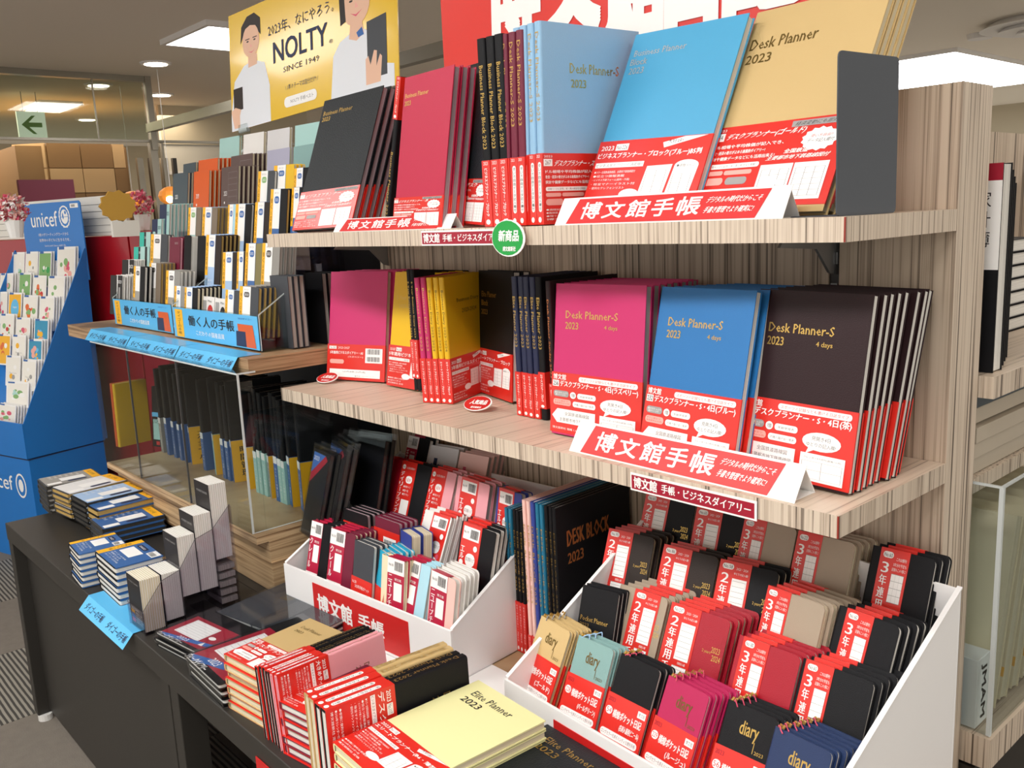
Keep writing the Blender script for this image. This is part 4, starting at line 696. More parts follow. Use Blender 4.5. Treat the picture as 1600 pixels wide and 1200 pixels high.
yd('dark grey brown two year diary in the third row', (-0.3318,0.0716,-0.308,0.9952,0.0981,0.0014,-0.0405,0.3983,0.9164,0.088,0.1635), 'cover_darkbrown', 'page_cream', 3, 'dark grey brown two year diary', '2', '86', bnd=(.0, .53))
yd('black two year diary in the third row of the right box', (-0.2349,0.0718,-0.308,0.9926,0.1215,0.0083,-0.0586,0.4164,0.9073,0.0842,0.1661), 'cover_black', 'page_cream', 3, 'black two year diary', '2', '58', bnd=(.0, .55))
yd('champagne three year diary in the third row of the right box', (-0.1559,0.0553,-0.308,0.9955,-0.0946,0.0033,0.0298,0.3456,0.9379,0.0832,0.1594), 'cover_champagne', 'page_cream', 5, 'third row champagne three year diary', '3', '222', tm='silver_foil', bnd=(.0, .42))
yd('black three year diary in the third row against the right side wall', (-0.0664,0.0547,-0.308,0.9935,-0.1139,0.0062,0.0388,0.3885,0.9206,0.0802,0.1615), 'cover_black', 'page_white', 4, 'third row black three year diary', '3', '60', bnd=(.16, .60))
yd('black two year diary at the left of the back row under the shelf', (-0.4216,0.1449,-0.268,0.9974,0.0716,-0.0014,-0.0241,0.3543,0.9348,0.0884,0.1646), 'cover_black', 'page_white', 3, 'back row left black diary', '2', '65', '(黒)', bnd=(.0, .5))
yd('second black two year diary from the left in the back row', (-0.3204,0.1401,-0.268,0.9952,0.0969,0.0127,-0.0478,0.3699,0.9279,0.0858,0.1645), 'cover_black', 'page_white', 3, 'back row middle black diary', '2', '65', '(黒)', bnd=(.0, .5))
yd('champagne three year diary partly under the shelf, left of its twin', (-0.2442,0.1395,-0.268,0.9997,0.0205,0.0098,-0.0167,0.3749,0.9269,0.0801,0.1667), 'cover_champagne', 'page_cream', 3, 'back row left champagne diary', '3', '222', tm='silver_foil', bnd=(.0, .44))
yd('champagne three year diary beside the black one in the back row', (-0.1594,0.1364,-0.268,0.9997,0.0222,0.0116,-0.0191,0.3792,0.9251,0.0793,0.1675), 'cover_champagne', 'page_cream', 4, 'back row right champagne diary', '3', '222', tm='silver_foil', bnd=(.0, .44))
yd('black three year diary at the right end of the back row', (-0.0608,0.1387,-0.268,1,0.0078,0.0057,-0.0082,0.3706,0.9288,0.0785,0.1722), 'cover_black', 'page_white', 3, 'back row right black diary', '3', '60', '(黒)', bnd=(.16, .62))
# ================================================================== left white box
def sb(label, pose, t, cov, short, n, pg='page_white', where='left box', **kw):
    kw.setdefault('r', .004); row(n, t + .0012, 'pocket_planner', label, 'planner', pose, t, cov, short, where, pages=pg, c=.0009, drift=kw.pop('drift', (.0015, 0, 0)), group=short + 's in the left box', **kw)
nb = lambda t, mt='maroon_band', a=0., b=.6: ('v', a, b, mt, bar_band(t))
sb('black pocket planner with maroon band, front left corner of the left box', (-1.036,-0.0811,-0.392,0.9946,0.1033,-0.0022,-0.023,0.2418,0.9701,0.0603,0.1632), .008, 'cover_black', 'black maroon banded planner', 5, band=nb('クレール', a=0., b=.58))
sb('wine pocket planner with maroon band second from the front left corner', (-0.9679,-0.0752,-0.392,0.9945,0.1051,-0.0047,-0.0178,0.2119,0.9771,0.0707,0.1631), .008, 'cover_wine', 'wine maroon banded planner', 6, band=nb('クレール', a=0., b=.6), pg='page_cream')
sb('charcoal planner with red lower half in the front row of the left box', (-0.8905,-0.0689,-0.392,0.9998,0.0205,0.003,-0.0063,0.1625,0.9867,0.0615,0.1598), .009, 'cover_charcoal', 'charcoal planner', 3, band=('h', 0, .60, 'red_band', [('t', 'No.230', .06, .88, .2, .05, 'print_white'), ('t', '2023年手帳ポケット', .2, .80, .7, .07, 'print_white', '', .01), ('r', .15, .28, .7, .38, 'print_white'), ('t', '博文館新社', .2, .1, .4, .06, 'print_white')]))
sb('turquoise blue planner with red lower half in the left box', (-0.8536,-0.0576,-0.392,0.982,-0.1885,0.009,0.0291,0.1983,0.9797,0.0585,0.1547), .0085, 'cover_cyan', 'turquoise planner', 5, band=('h', 0, .60, 'red_band', None))
sb('cream planner with maroon band in the front row of the left box', (-0.802,-0.0653,-0.392,0.995,0.0999,0.0064,-0.0205,0.1408,0.9898,0.0609,0.1547), .0085, 'cover_cream', 'cream planner', 2, band=nb('ニュープチ', a=.3, b=1.0), pg='page_cream')
sb('ice blue planner with maroon band in the front row of the left box', (-0.7661,-0.0612,-0.392,0.9999,0.0147,-0.0022,-0.0018,0.2696,0.963,0.0683,0.1553), .0085, 'cover_ice', 'ice blue planner', 3, band=nb('ニュープチ', a=.05, b=.62))
A7 = (-0.688,-0.0551,-0.392,0.9996,-0.0266,0.0006,0.0041,0.1769,0.9842,0.0698,0.1549)
sb('pale pink planner with maroon band at the right of the front row', A7, .0105, 'cover_pale_pink', 'pale pink planner', 1, band=nb('ニュープチ', a=.08, b=.70), r=.008, drift=(-.003, 0, 0))
sb('white planner with rounded corners right behind the pale pink one', behind(A7, .0125), .0095, 'cover_white', 'white round cornered planner', 4, r=.008, drift=(-.003, 0, 0))
sb('black planner with barcode band in the second row, left end', (-0.9929,-0.005,-0.348,0.998,0.0638,-0.0014,-0.0005,0.0292,0.9996,0.0751,0.1397), .009, 'cover_black', 'second row black planner', 4, pg='page_mauve', band=('h', 0, .84, 'red_band', [('r', .38, .3, .5, .6, 'print_white'), ('bar', .42, .6, .42, .26, 'print_black'), ('bar', .42, .34, .42, .2, 'print_black')]))
sb('maroon planner with barcode band in the second row', (-0.9099,0.0024,-0.348,0.9994,0.0352,-0.0009,-0.0021,0.085,0.9964,0.0751,0.1397), .009, 'cover_wine', 'second row maroon planner', 4, pg='page_mauve', band=('h', 0, .86, 'red_band', [('r', .38, .3, .5, .6, 'print_white'), ('bar', .42, .6, .42, .26, 'print_black'), ('bar', .42, .34, .42, .2, 'print_black')]))
sb('blue planner with cream pages standing open in the second row', (-0.8382,0.0087,-0.348,0.9806,-0.1959,0.0043,0.0111,0.0772,0.997,0.0487,0.1296), .02, 'cover_royal', 'blue open planner', 2, pg='page_cream')
sb('light grey planner with red band in the second row', (-0.8387,0.0129,-0.348,1,0.0056,0.0065,-0.0082,0.4015,0.9158,0.0791,0.1619), .011, 'cover_white', 'light grey planner', 3, band=('v', .35, .95, 'red_band', el_band()))
sb('black planner with red band at the right end of the second row', (-0.7149,0.0204,-0.348,1,-0.0097,-0.0017,0.0041,0.2503,0.9682,0.0921,0.1652), .0115, 'cover_black', 'second row right black planner', 3, drift=(-.003, 0, 0), band=('v', .08, .62, 'red_band', el_band()), title=[('t', 'L-Planner', .68, .06, .25, .03, 'silver_foil')])
sb('red planner with red band at the left end of the third row', (-1.053,0.079,-0.298,0.9944,0.1055,0.001,-0.0371,0.3399,0.9397,0.0659,0.16), .009, 'cover_red', 'third row red planner', 2, pg='page_cream', band=('v', 0, .64, 'red_band', red_vband()))
sb('black planner with red band in the third row of the left box', (-0.9846,0.0849,-0.298,0.9971,0.0758,0.0003,-0.0261,0.3391,0.9404,0.085,0.16), .011, 'cover_black', 'third row black planner', 2, pg='page_mauve', band=('v', 0, .52, 'red_band', red_vband()))
sb('pink planner with red band in the third row of the left box', (-0.9008,0.0921,-0.298,0.9999,0.0153,0.0023,-0.0074,0.3434,0.9392,0.0717,0.1599), .01, 'cover_pink', 'third row pink planner', 3, band=('v', 0, .62, 'red_band', red_vband()))
sb('rose pink planner with barcode band in the third row', (-0.8129,0.097,-0.298,0.9994,-0.0348,-0.0025,0.0105,0.2314,0.9728,0.0951,0.1602), .011, 'cover_pink', 'rose pink planner', 3, pg='page_grey', band=('v', .16, .68, 'red_band', el_band()))
sb('violet blue planner at the right end of the third row', (-0.6999,0.1063,-0.298,0.9985,-0.0545,0.0063,0.0024,0.1576,0.9875,0.0691,0.1596), .011, 'cover_royal', 'violet blue planner', 2, band=('v', .12, .72, 'red_band', el_band()))
sb('black planner with maroon band under the shelf, back row left', (-1.053,0.1552,-0.258,0.9996,0.0259,0.0069,-0.0152,0.3349,0.9421,0.0692,0.1463), .012, 'cover_black', 'back row black planner', 2, band=('v', 0, .5, 'maroon_band', bar_band('手帳')))
sb('pale blue household ledger in the back row of the left box', (-0.9815,0.1614,-0.258,0.99,0.1407,0.0065,-0.0539,0.3357,0.9404,0.0794,0.1362), .012, 'cover_pearl', 'pale blue ledger', 2, r=0, title=[('t', '家計簿日記', .36, .62, .52, .12, 'print_navy', '', .01), ('r', .22, .62, .12, .2, 'print_navy'), ('t', '●', .12, .6, .08, .14, 'print_blue')])
sb('pink household ledger in the back row of the left box', (-0.8962,0.1671,-0.258,0.9942,0.1073,0.0052,-0.0409,0.334,0.9417,0.0794,0.135), .012, 'cover_pale_pink', 'pink ledger', 4, r=0, pg='page_grey', title=[('t', '家計簿日記', .36, .62, .52, .12, 'print_rose', '', .01), ('r', .22, .62, .1, .18, 'print_rose')])
# ================================================================== things on the black table
def pile(n, step, name, label, cat, pose, t, cover, short, where, **kw):
    """lying books, front cover up, one below the other"""
    return row(n, step, name, label, cat, pose, t, cover, short, where, stand=False, **kw)
NB = [('r', 0, .84, 1, .16, 'print_yellow'), ('t', '働く人の手帳', .2, .88, .5, .08, 'print_black'), ('r', .42, .30, .34, .46, 'print_white'), ('rr', .80, .40, .13, .36, 'print_navy'), ('r', .78, .02, .2, .26, 'print_white')] + lines(.05, .12, .33, .62, 6, 'print_white', ['ダイゴーの手帳', '見開き1ヵ月', 'バーチカル', '方眼ノート'])
NBr = [('r', 0, 0, .16, 1, 'print_yellow'), ('t', '働く人の手帳', .04, .25, .08, .5, 'print_black', 'u'), ('r', .24, .40, .46, .32, 'print_white'), ('rr', .24, .78, .36, .12, 'print_navy'), ('t', 'DAIGO', .30, .81, .24, .05, 'print_white'), ('r', .72, .76, .26, .22, 'print_white'), ('bar', .74, .78, .2, .12, 'print_black')] + lines(.22, .08, .6, .26, 4, 'print_white', ['ダイゴーの手帳', '見開き1ヵ月', 'バーチカル'])
pile(6, .0125, 'notebook', 'blue labelled notebook on top of the leftmost blue stack', 'notebook', (-1.568,-0.337,-0.325,0.9967,-0.0808,0,0.0808,0.9967,0,0.0927,0.0959), .0115, 'cover_black', 'blue labelled notebook from the top', 'leftmost blue stack', r=.005, band=('h', .02, .98, 'blue_band', NBr), jit=.002, group='notebooks in the leftmost blue stack')
pile(6, .0135, 'notebook', 'blue labelled notebook on top of the stack above the cyan strip', 'notebook', (-1.454,-0.3175,-0.32,0.9995,-0.0332,0,0.0332,0.9995,0,0.1311,0.0955), .0125, 'cover_black', 'blue labelled notebook from the top', 'stack above the cyan strip', r=.005, band=('h', .02, .98, 'blue_band', NBr), jit=.002, group='notebooks in the stack above the cyan strip')
pile(4, .0125, 'notebook', 'blue and yellow notebook half hidden behind the white edged blocks', 'notebook', (-1.363,-0.2847,-0.34,0.9999,0.0153,0,-0.0153,0.9999,0,0.1,0.15), .0115, 'cover_black', 'notebook from the top', 'stack behind the white edged blocks', r=.005, band=('h', .02, .98, 'blue_band', NBr), jit=.002, group='notebooks behind the white edged blocks')
# long wrapped notebooks at the far left of the table
def wrapped(n, label, pose, cov, pg, bm, short, where, t=.0125, pr=None, **kw):
    pile(n, t + .001, 'wrapped_notebook', label, 'notebook', pose, t, cov, short, where, pages=pg, band=('h', .03, .97, bm, pr if pr is not None else NB), jit=.003, group=short + 's in the ' + where, **kw)
wrapped(6, 'silver grey wrapped notebook topping the leftmost pile', (-2.186,-0.2368,-0.325,0.9988,-0.0487,0,0.0487,0.9988,0,0.1,0.141), 'cover_charcoal', 'page_dark', 'grey_band', 'dark wrapped notebook from the top', 'leftmost pile')
wrapped(5, 'white banded notebook with gold pages on top of the second pile', (-2.038,-0.2409,-0.318,0.9942,0.1079,0,-0.1079,0.9942,0,0.1,0.1565), 'cover_charcoal', 'page_gold', 'white_band', 'gold edged notebook from the top', 'second pile from the left')
wrapped(5, 'blue labelled black notebook topping the third pile', (-1.937,-0.224,-0.322,0.9992,0.0406,0,-0.0406,0.9992,0,0.1,0.16), 'cover_black', 'page_dark', 'light_blue_band', 'black wrapped notebook from the top', 'third pile from the left')
wrapped(4, 'blue and yellow labelled notebook with thick gold edge', (-1.872,-0.2172,-0.33,0.9995,0.0305,0,-0.0305,0.9995,0,0.1,0.1533), 'cover_black', 'page_gold', 'blue_band', 'thick gold edged notebook from the top', 'fourth pile from the left', t=.015)
wrapped(3, 'blue labelled notebook with black pages nearest the wooden plinth', (-1.791,-0.2269,-0.352,0.9991,-0.042,0,0.042,0.9991,0,0.1,0.146), 'cover_charcoal', 'page_dark', 'blue_band', 'black paged notebook from the top', 'pile nearest the blue stacks')
# cyan paper strip hanging over the table edge
def cyan_strip(p, w, h, label, txt=True, rx=20, n=2, yaw=0, ledge=.05, group='cyan paper strips'):
    r = empty('paper_strip', p); r.rotation_euler = (0, 0, math.radians(yaw)); tag(r, label, 'sign', group)
    a = math.radians(rx); dy = -h * math.sin(a); dz = -h * math.cos(a)
    q = MB(); q.prism([(0, 0, 0), (0, .0008, 0.0006), (0, dy + .0006, dz), (0, dy, dz)], (w, 0, 0)); q.build('hanging_face', 'card_cyan', r)
    q = MB(); q.box((0, 0, .0001), (w, ledge, .0007)); q.build('ledge', 'card_cyan', r)
    e = []
    for i in range(n): e.append(('t', 'ダイゴーの手帳', (.06 + i / n), .25, .8 / n, .5, 'print_navy', 'i', .005))
    pr = print_obj('lettering', e, w, h, r); pr.location = (0, dy, dz); pr.rotation_euler = (-a, 0, 0)
    return r
mat('card_cyan', '#55b4e6', 0.35, 0, 1, 0, .5, .2)
cyan_strip((-1.43, TY - .002, TZ + .0012), .25, .032, 'cyan paper strip hanging over the front edge of the black table', rx=42, ledge=.07, group=None)
# clear stepped rack of narrow notebooks with white edges
rk = empty('notebook_rack', (-1.228, -.335, TZ)); tag(rk, 'clear smoky stepped rack holding narrow white edged notebooks', 'rack')
def rkq(name, q, m='smoke_acrylic'): return q.build(name, m, rk)
def slim(n, label, y, zb, zt, where, pg='page_white', t=.0037):
    row(n, t + .0004, 'slim_notebook', label, 'notebook', (-1.2255, y, zb, 1, 0, 0, 0, 0, 1, .067, zt - zb), t, 'cover_white', 'white edged slim notebook', where, pages=pg, c=.0005, ins=.0004, r=0, group='slim notebooks in the ' + where, title=[('r', 0, 0, 1, 1, 'print_black'), ('t', 'MOMENT PLANNER', .15, .86, .7, .03, 'print_grey'), ('r', .06, .06, .88, .34, 'ink_grey'), ('t', '2023 DIARY', .12, .32, .6, .05, 'print_white'), ('r', .1, .25, .25, .06, 'print_yellow'), ('r', .1, .16, .25, .08, 'print_blue'), ('r', .1, .07, .25, .08, 'print_rose')] + lines(.42, .08, .5, .22, 5, 'print_white', ['見開き1ヵ月', '方眼メモ', '年間予定']), drift=(0, 0, 0), jit=.0003)
slim(9, 'front block of slim notebooks nearest the table edge, black cover forward', -.3315, -.397, -.297, 'front block', 'page_cream')
slim(8, 'second block of slim notebooks directly behind the front block', -.2915, -.388, -.297, 'second block')
slim(8, 'third block of slim notebooks, pinkish, one step up', -.2565, -.352, -.236, 'third block')
slim(8, 'fourth block of slim notebooks, second highest in the rack', -.2215, -.352, -.203, 'fourth block')
slim(8, 'topmost block of slim notebooks in front of the wooden plinth', -.1865, -.300, -.152, 'topmost block')
ys = [-.3335, -.2935, -.2585, -.2235, -.1885, -.1505]; bs = [-.397, -.388, -.352, -.352, -.300]; ws = [-.355, -.345, -.29, -.27, -.215, -.20]
for k in range(6):
    z1 = ws[min(k, 5)]; q = MB(); q.box((-.001, ys[k] + .335, .001), (.0755, ys[k] + .336, z1 + .4)); rkq('divider', q)
for k in range(5):
    q = MB(); q.box((.001, ys[k] + .3365, bs[k] + .4 - .0025), (.074, ys[k + 1] + .3345, bs[k] + .4 - .001)); rkq('step_floor', q)
for x in (-.0015, .0745):
    q = MB(); a = [(x, 0, .001), (x, .183, .001), (x, .183, .205), (x, .145, .165), (x, .110, .155), (x, .075, .105), (x, .041, .095), (x, .0, .045)]; q.prism(list(reversed(a)), (.0012, 0, 0)); rkq('side_panel', q)
    for k in range(2, 7):
        p = Vector(a[k]); r_ = Vector(a[k + 1]); q = MB(); q.cyl(p + Vector((.0006, 0, 0)), r_ + Vector((.0006, 0, 0)), .0006, n=5); rkq('rim', q, 'ink_grey')
for k in range(5):
    q = MB(); q.box((.004, .150, .012 + .0165 * k), (.072, .182, .022 + .0165 * k)); tag(q.build('slim_notebook', 'page_grey'), 'grey slim notebook lying under the topmost block, %s from the bottom' % (['first'] + ORD[1:])[k], 'notebook', 'slim notebooks under the topmost block').location = (-1.228, -.335, TZ)
# black plastic covered weekly diaries lying flat
WK = [('r', .06, .06, .88, .66, 'print_maroon'), ('r', .16, .20, .50, .44, 'print_white'), ('grid', .18, .22, .46, .40, 'print_grey', 1, 7), ('p', [(.06, .05), (.94, .28), (.94, .18), (.2, .0)], 'print_blue'), ('t', '2023', .35, .09, .2, .07, 'print_white', 'i'), ('t', 'ウィークダイアリー', .04, -.02, .5, .08, 'print_white', 'i', .02), ('p', [(.74, .14), (.82, .14), (.78, .24)], 'print_white'), ('e', .70, .34, .12, .09, 'print_white')]
pile(3, .011, 'weekly_diary', 'black weekly diary with red label in a clear cover, left stack', 'diary', (-1.1,-0.333,-0.372,0.9903,0.1389,0,-0.1389,0.9903,0,0.15,0.1087), .010, 'cover_black', 'black weekly diary from the top', 'left stack', r=.006, title=WK, film=True, jit=.003)
pile(4, .0125, 'weekly_diary', 'black weekly diary with red label, stack next to the gold planners', 'diary', (-0.9494,-0.3404,-0.36,0.9992,-0.0394,0,0.0394,0.9992,0,0.14,0.2), .0115, 'cover_black', 'black weekly diary from the top', 'stack next to the gold planners', r=.006, title=WK, film=True, jit=.004)
pile(2, .012, 'weekly_diary', 'black diary in glossy film lying flat in front of the plinth', 'diary', (-1.094,-0.2233,-0.37,0.9821,0.1883,0,-0.1883,0.9821,0,0.14,0.2), .011, 'cover_charcoal', 'black film wrapped diary', 'in front of the plinth', r=.006, title=[('t', 'DIARY', .4, .5, .2, .08, 'dark_foil'), ('p', [(.7, .8), (1, 1), (1, .75)], 'print_maroon')], film=True)
pile(2, .012, 'weekly_diary', 'black diary in glossy film lying beside the left white box', 'diary', (-0.9946,-0.2036,-0.37,0.9785,0.2062,-0,-0.2062,0.9785,-0,0.13,0.18), .011, 'cover_charcoal', 'black film wrapped diary', 'beside the left white box', r=.006, title=[('p', [(0, .8), (.5, 1), (.1, 1)], 'print_maroon')], film=True)
# gold planners lying in a stack
pile(8, .0128, 'planner', 'gold planner on top of the lying stack, red banded', 'planner', (-0.8061,-0.3337,-0.312,0.9934,0.1151,0,-0.1151,0.9934,0,0.1,0.1553), .012, 'cover_gold', 'gold planner from the top', 'lying gold stack', pages='page_cream', band=('h', 0, .40, 'red_band', big_band('134', 'デスクプランナー', 0)), title=[('t', 'Desk Planner', .2, .8, .5, .05, 'dark_foil'), ('t', '2023', .2, .72, .2, .04, 'dark_foil')], jit=.003)
# planners standing on their fore edge, spine up
SPU = lambda t='Desk Planner 2023', m='gold_foil': sp(t, .48, .95, m)
BU = [('rr', .28, .12, .5, .72, 'print_white'), ('t', '使い方自由データ記入欄付', .36, .14, .34, .68, 'print_black', 'd'), ('e', .25, .02, .5, .07, 'print_white')]
UP = (-0.637,-0.3324,-0.285,0.1045,0.0017,-0.9945,-0.0164,0.9999,0,0.114,0.1761)
def upr(pose, n, cov, label, short, where, pg='page_white', t=.0086, fb=None, ti=None, **kw):
    row(n, t + .0006, 'planner', label, 'planner', pose, t, cov, short, where, pages=pg, band=('h', 0, .46, 'red_band', fb), bspine=BU, spine=SPU(), title=ti, stand=False, jit=.002, **kw)
upr(UP, 2, 'cover_pink', 'pink planner standing spine up, cover leaning to the right', 'pink spine up planner', 'next to the black ones', 'page_pink', fb=big_band('193', '大きめサイズデスクプランナー', 1), ti=[('t', 'Desk Planner', .3, .78, .5, .05, 'dark_foil'), ('t', '2023', .3, .70, .2, .045, 'dark_foil')])
def byn(p, d):
    ey = Vector(p[6:9]).cross(Vector(p[3:6])).normalized(); return shift(p, ey.x * d, ey.y * d, ey.z * d)
upr(byn(UP, .0192), 5, 'cover_black', 'black planner standing spine up beside the pink ones', 'black spine up planner', 'left of the pink ones')
# wine red stack seen from its page side
pile(8, .0128, 'planner', 'wine red planner on top of the lying stack, red banded', 'planner', (-0.6349,-0.3333,-0.322,0.9876,0.1571,0,-0.1571,0.9876,0,0.09,0.1406), .012, 'cover_wine', 'wine red planner from the top', 'lying wine red stack', band=('h', 0, .5, 'red_band', big_band('117', 'デスクプランナー', 1)), jit=.003)
UQ = (-0.481,-0.3467,-0.268,0.0348,-0.0031,-0.9994,0.0875,0.9962,0,0.13,0.2111)
upr(UQ, 2, 'cover_black', 'black planner standing spine up next to the lemon yellow one', 'black spine up planner', 'right of the gold spines', t=.0165, fb=big_band('117', 'デスクプランナー', 1), ti=[('t', 'Desk Planner', .3, .8, .5, .05, 'gold_foil'), ('t', '2023', .3, .72, .2, .045, 'gold_foil')])
upr(byn(UQ, .0345), 2, 'cover_gold', 'gold planner standing spine up left of the large black ones', 'gold spine up planner', 'left of the large black ones', t=.0165, pg='page_cream')
EP = [('t', 'Elite Planner', .18, .86, .56, .055, 'print_black', '', .006), ('t', '2023', .18, .78, .26, .05, 'print_black', '', .006)]
pile(7, .0138, 'planner', 'large lemon yellow planner lying on top at the front edge', 'planner', (-0.4687,-0.3466,-0.305,0.9988,-0.0492,0,0.0492,0.9988,0,0.1429,0.2219), .0128, 'cover_lemon', 'lemon yellow planner from the top', 'lying lemon yellow stack', pages='page_cream', c=.0016, band=('h', .0, .34, 'red_band', big_band('130', 'エリートプランナー(B6・薄型)', 1)), title=EP, jit=.003)
pile(5, .0135, 'planner', 'large black planner lying at the very front with gold lettering', 'planner', (-0.3549,-0.3119,-0.335,0.9993,-0.0374,0,0.0374,0.9993,0,0.15,0.21), .0128, 'cover_leather_black', 'large black planner from the top', 'lying black stack', c=.0016, title=[(e[0], e[1], e[2], e[3], e[4], e[5], 'gold_foil', '', .006) for e in EP], jit=.002)
q = MB(); P = (-0.7001,-0.352,-0.4283); P2 = (-0.6102,-0.352,-0.4172)
q.prism([(P[0], TY - .002, P[2]), (P[0], TY - .002, P[2] - .06), (P[0] + .22, TY - .002, P[2] - .06), (P[0] + .22, TY - .002, P[2])], (0, .0012, 0)); tag(q.build('red_sticker', 'print_red'), 'red sheet on the apron of the black table', 'sign')
# ================================================================== left hand shelving unit
LX0 = -2.36; LX1 = -1.205; LY = -.06; LZ = .066
lg = empty('shelving_unit', (-1.8, .1, FLOOR)); lg['label'] = 'left hand shelving unit with the tiered display of wrapped planners'; lg['category'] = 'shelf'
def lbox(name, a, b, m, faces=None):
    o = lg.location; q = MB(); q.box((a[0] - o.x, a[1] - o.y, a[2] - FLOOR), (b[0] - o.x, b[1] - o.y, b[2] - FLOOR), faces=faces); return q.build(name, m, lg)
lbox('shelf', (LX0, LY, LZ - .033), (LX1 - .004, .368, LZ), 'wood_dark_grain')
lbox('plinth', (-2.02, -.078, TZ + .021), (-1.155, .03, -.292), 'wood_base'); lbox('plinth_top', (-2.02, -.103, -.2915), (-1.156, .257, -.277), ['wood_base'])
lbox('plinth', (-2.02, .0305, TZ + .001), (-1.16, .257, -.292), 'wood_base'); lbox('plinth_block', (-1.42, -.0785, TZ + .001), (-1.1505, -.02, -.335), 'wood_base')
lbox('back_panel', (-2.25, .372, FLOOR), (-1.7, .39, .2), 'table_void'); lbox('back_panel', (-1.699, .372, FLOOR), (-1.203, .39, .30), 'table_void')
# wide row of black planners with coloured spine labels on the plinth
def ax(u):  return u
SPX = [(-1.993,0.040,'g',0),(-1.952,0.040,'b',0),(-1.904,0.040,'b',0),(-1.865,0.040,'b',0),(-1.832,0.040,'b',0),(-1.803,0.040,'b',1),(-1.716,0.040,'b',0),(-1.656,0.040,'t',1),(-1.601,0.040,'b',0),(-1.576,0.040,'b',0),(-1.556,0.040,'v',1),(-1.475,0.040,'m',1),(-1.427,0.040,'m',0),(-1.408,0.040,'m',0),(-1.386,0.040,'m',0),(-1.368,0.040,'g',1),(-1.329,0.040,'v',0),(-1.312,0.040,'m',0),(-1.297,0.040,'m',0),(-1.272,0.040,'b',1),(-1.225,0.040,'b',1)]
CM = dict(g='grey_band', b='blue_band', t='mint_band', v='blue_band', m='mint_band')
names_ = dict(g='grey', b='blue', t='teal', v='violet blue', m='pale mint')
for k, (x, y, kd, orange) in enumerate(SPX):
    t = .0165 if not (kd == 'b' and k > 18) else .024; yw = math.radians(90 - (16 if orange else 2))
    p = (x, y, -.2765, math.cos(yw), math.sin(yw), 0, 0, 0, 1, .13, .232 + .006 * ((k * 5) % 3) + (.02 if k > 18 else 0))
    book('planner', '%s labelled black planner behind the clear guard, %s from the left' % (names_[kd], 'first' if k == 0 else (ORD + ['nineteenth', 'twentieth', 'twenty first'])[k]), 'planner', p, t, 'cover_black', 'page_grey', r=0, c=.001,
         band=('h', 0, .42, CM[kd], [('r', 0, 0, 1, .99, 'print_yellow'), ('t', ['予定とメモ', '時間管理', 'スケジュール'][k % 3], .15, .12, .14, .75, 'print_black', 'v', .01)] if orange else None),
         bspine=[('r', 0, .84, 1, .16, 'print_white'), ('t', 'ダイゴーの手帳 2023', .3, .1, .4, .65, 'print_white', 'd')], group='black planners behind the clear guard')
yp = (-2.163,-0.0201,-0.277,-0.1372,0.9905,0.0021,0.053,0.0052,0.9986,0.0949,0.1826)
book('folder', 'yellow folder standing at the left end behind the clear guard', 'folder', yp, .012, 'cover_yellow', 'page_cream')
book('folder', 'orange folder standing directly left of the yellow one', 'folder', behind(yp, .016), .01, 'cover_orange', 'page_cream')
pp = (-2.101,0.0486,-0.277,0.9419,0.336,0.0003,-0.0354,0.0985,0.9945,0.0448,0.1705)
book('planner', 'narrow dark planner with cyan strip beside the yellow folder', 'planner', pp, .02, 'cover_black', 'page_grey', title=[('r', .05, .5, .9, .07, 'card_cyan'), ('r', .15, .12, .7, .34, 'print_mint'), ('r', .4, .03, .3, .06, 'print_red'), ('t', 'プロ手帳', .15, .38, .7, .1, 'print_black')])
# clear guard in front of the lower shelf
gd = empty('clear_guard', (-1.178, -.10, -.277)); tag(gd, 'clear acrylic guard in front of the black planners on the plinth', 'guard')
def gp(name, a, b, m='acrylic'): q = MB(); q.box(a, b); return q.build(name, m, gd)
for x0, x1 in ((-.86, -.6), (-.598, -.3), (-.298, 0)):
    gp('front_panel', (x0, 0, 0.0012), (x1, .003, .32)); gp('panel_edge', (x1 - .0005, -.0006, .0012), (x1 + .0012, .0036, .32), 'acrylic_edge' if x1 == 0 else 'ink_grey')
gp('side_panel', (-.002, .0036, .0012), (0, .03, .305)); gp('side_panel', (-.002, .0305, .0012), (0, .2, .245)); gp('top_ledge', (-.86, .0, .3205), (0, .038, .3232)); gp('ledge_edge', (-.86, -.001, .3203), (.001, .0, .3236), 'acrylic_edge'); gp('ledge_edge', (0, 0, .3203), (.0012, .038, .3236), 'acrylic_edge'); gp('foot_edge', (-.0006, .004, .0012), (.0008, .2, .003), 'acrylic_edge')
# folded cyan strips along the shelf front
for k, x in enumerate((-2.14, -1.835, -1.53)):
    cyan_strip((x, LY - .004, LZ + .0008), .30 if k < 2 else .285, .032, ['cyan paper strip at the left end of the tiered display shelf', 'cyan paper strip in the middle of the tiered display shelf', 'cyan paper strip at the right end of the tiered display shelf'][k], rx=35, ledge=.05)
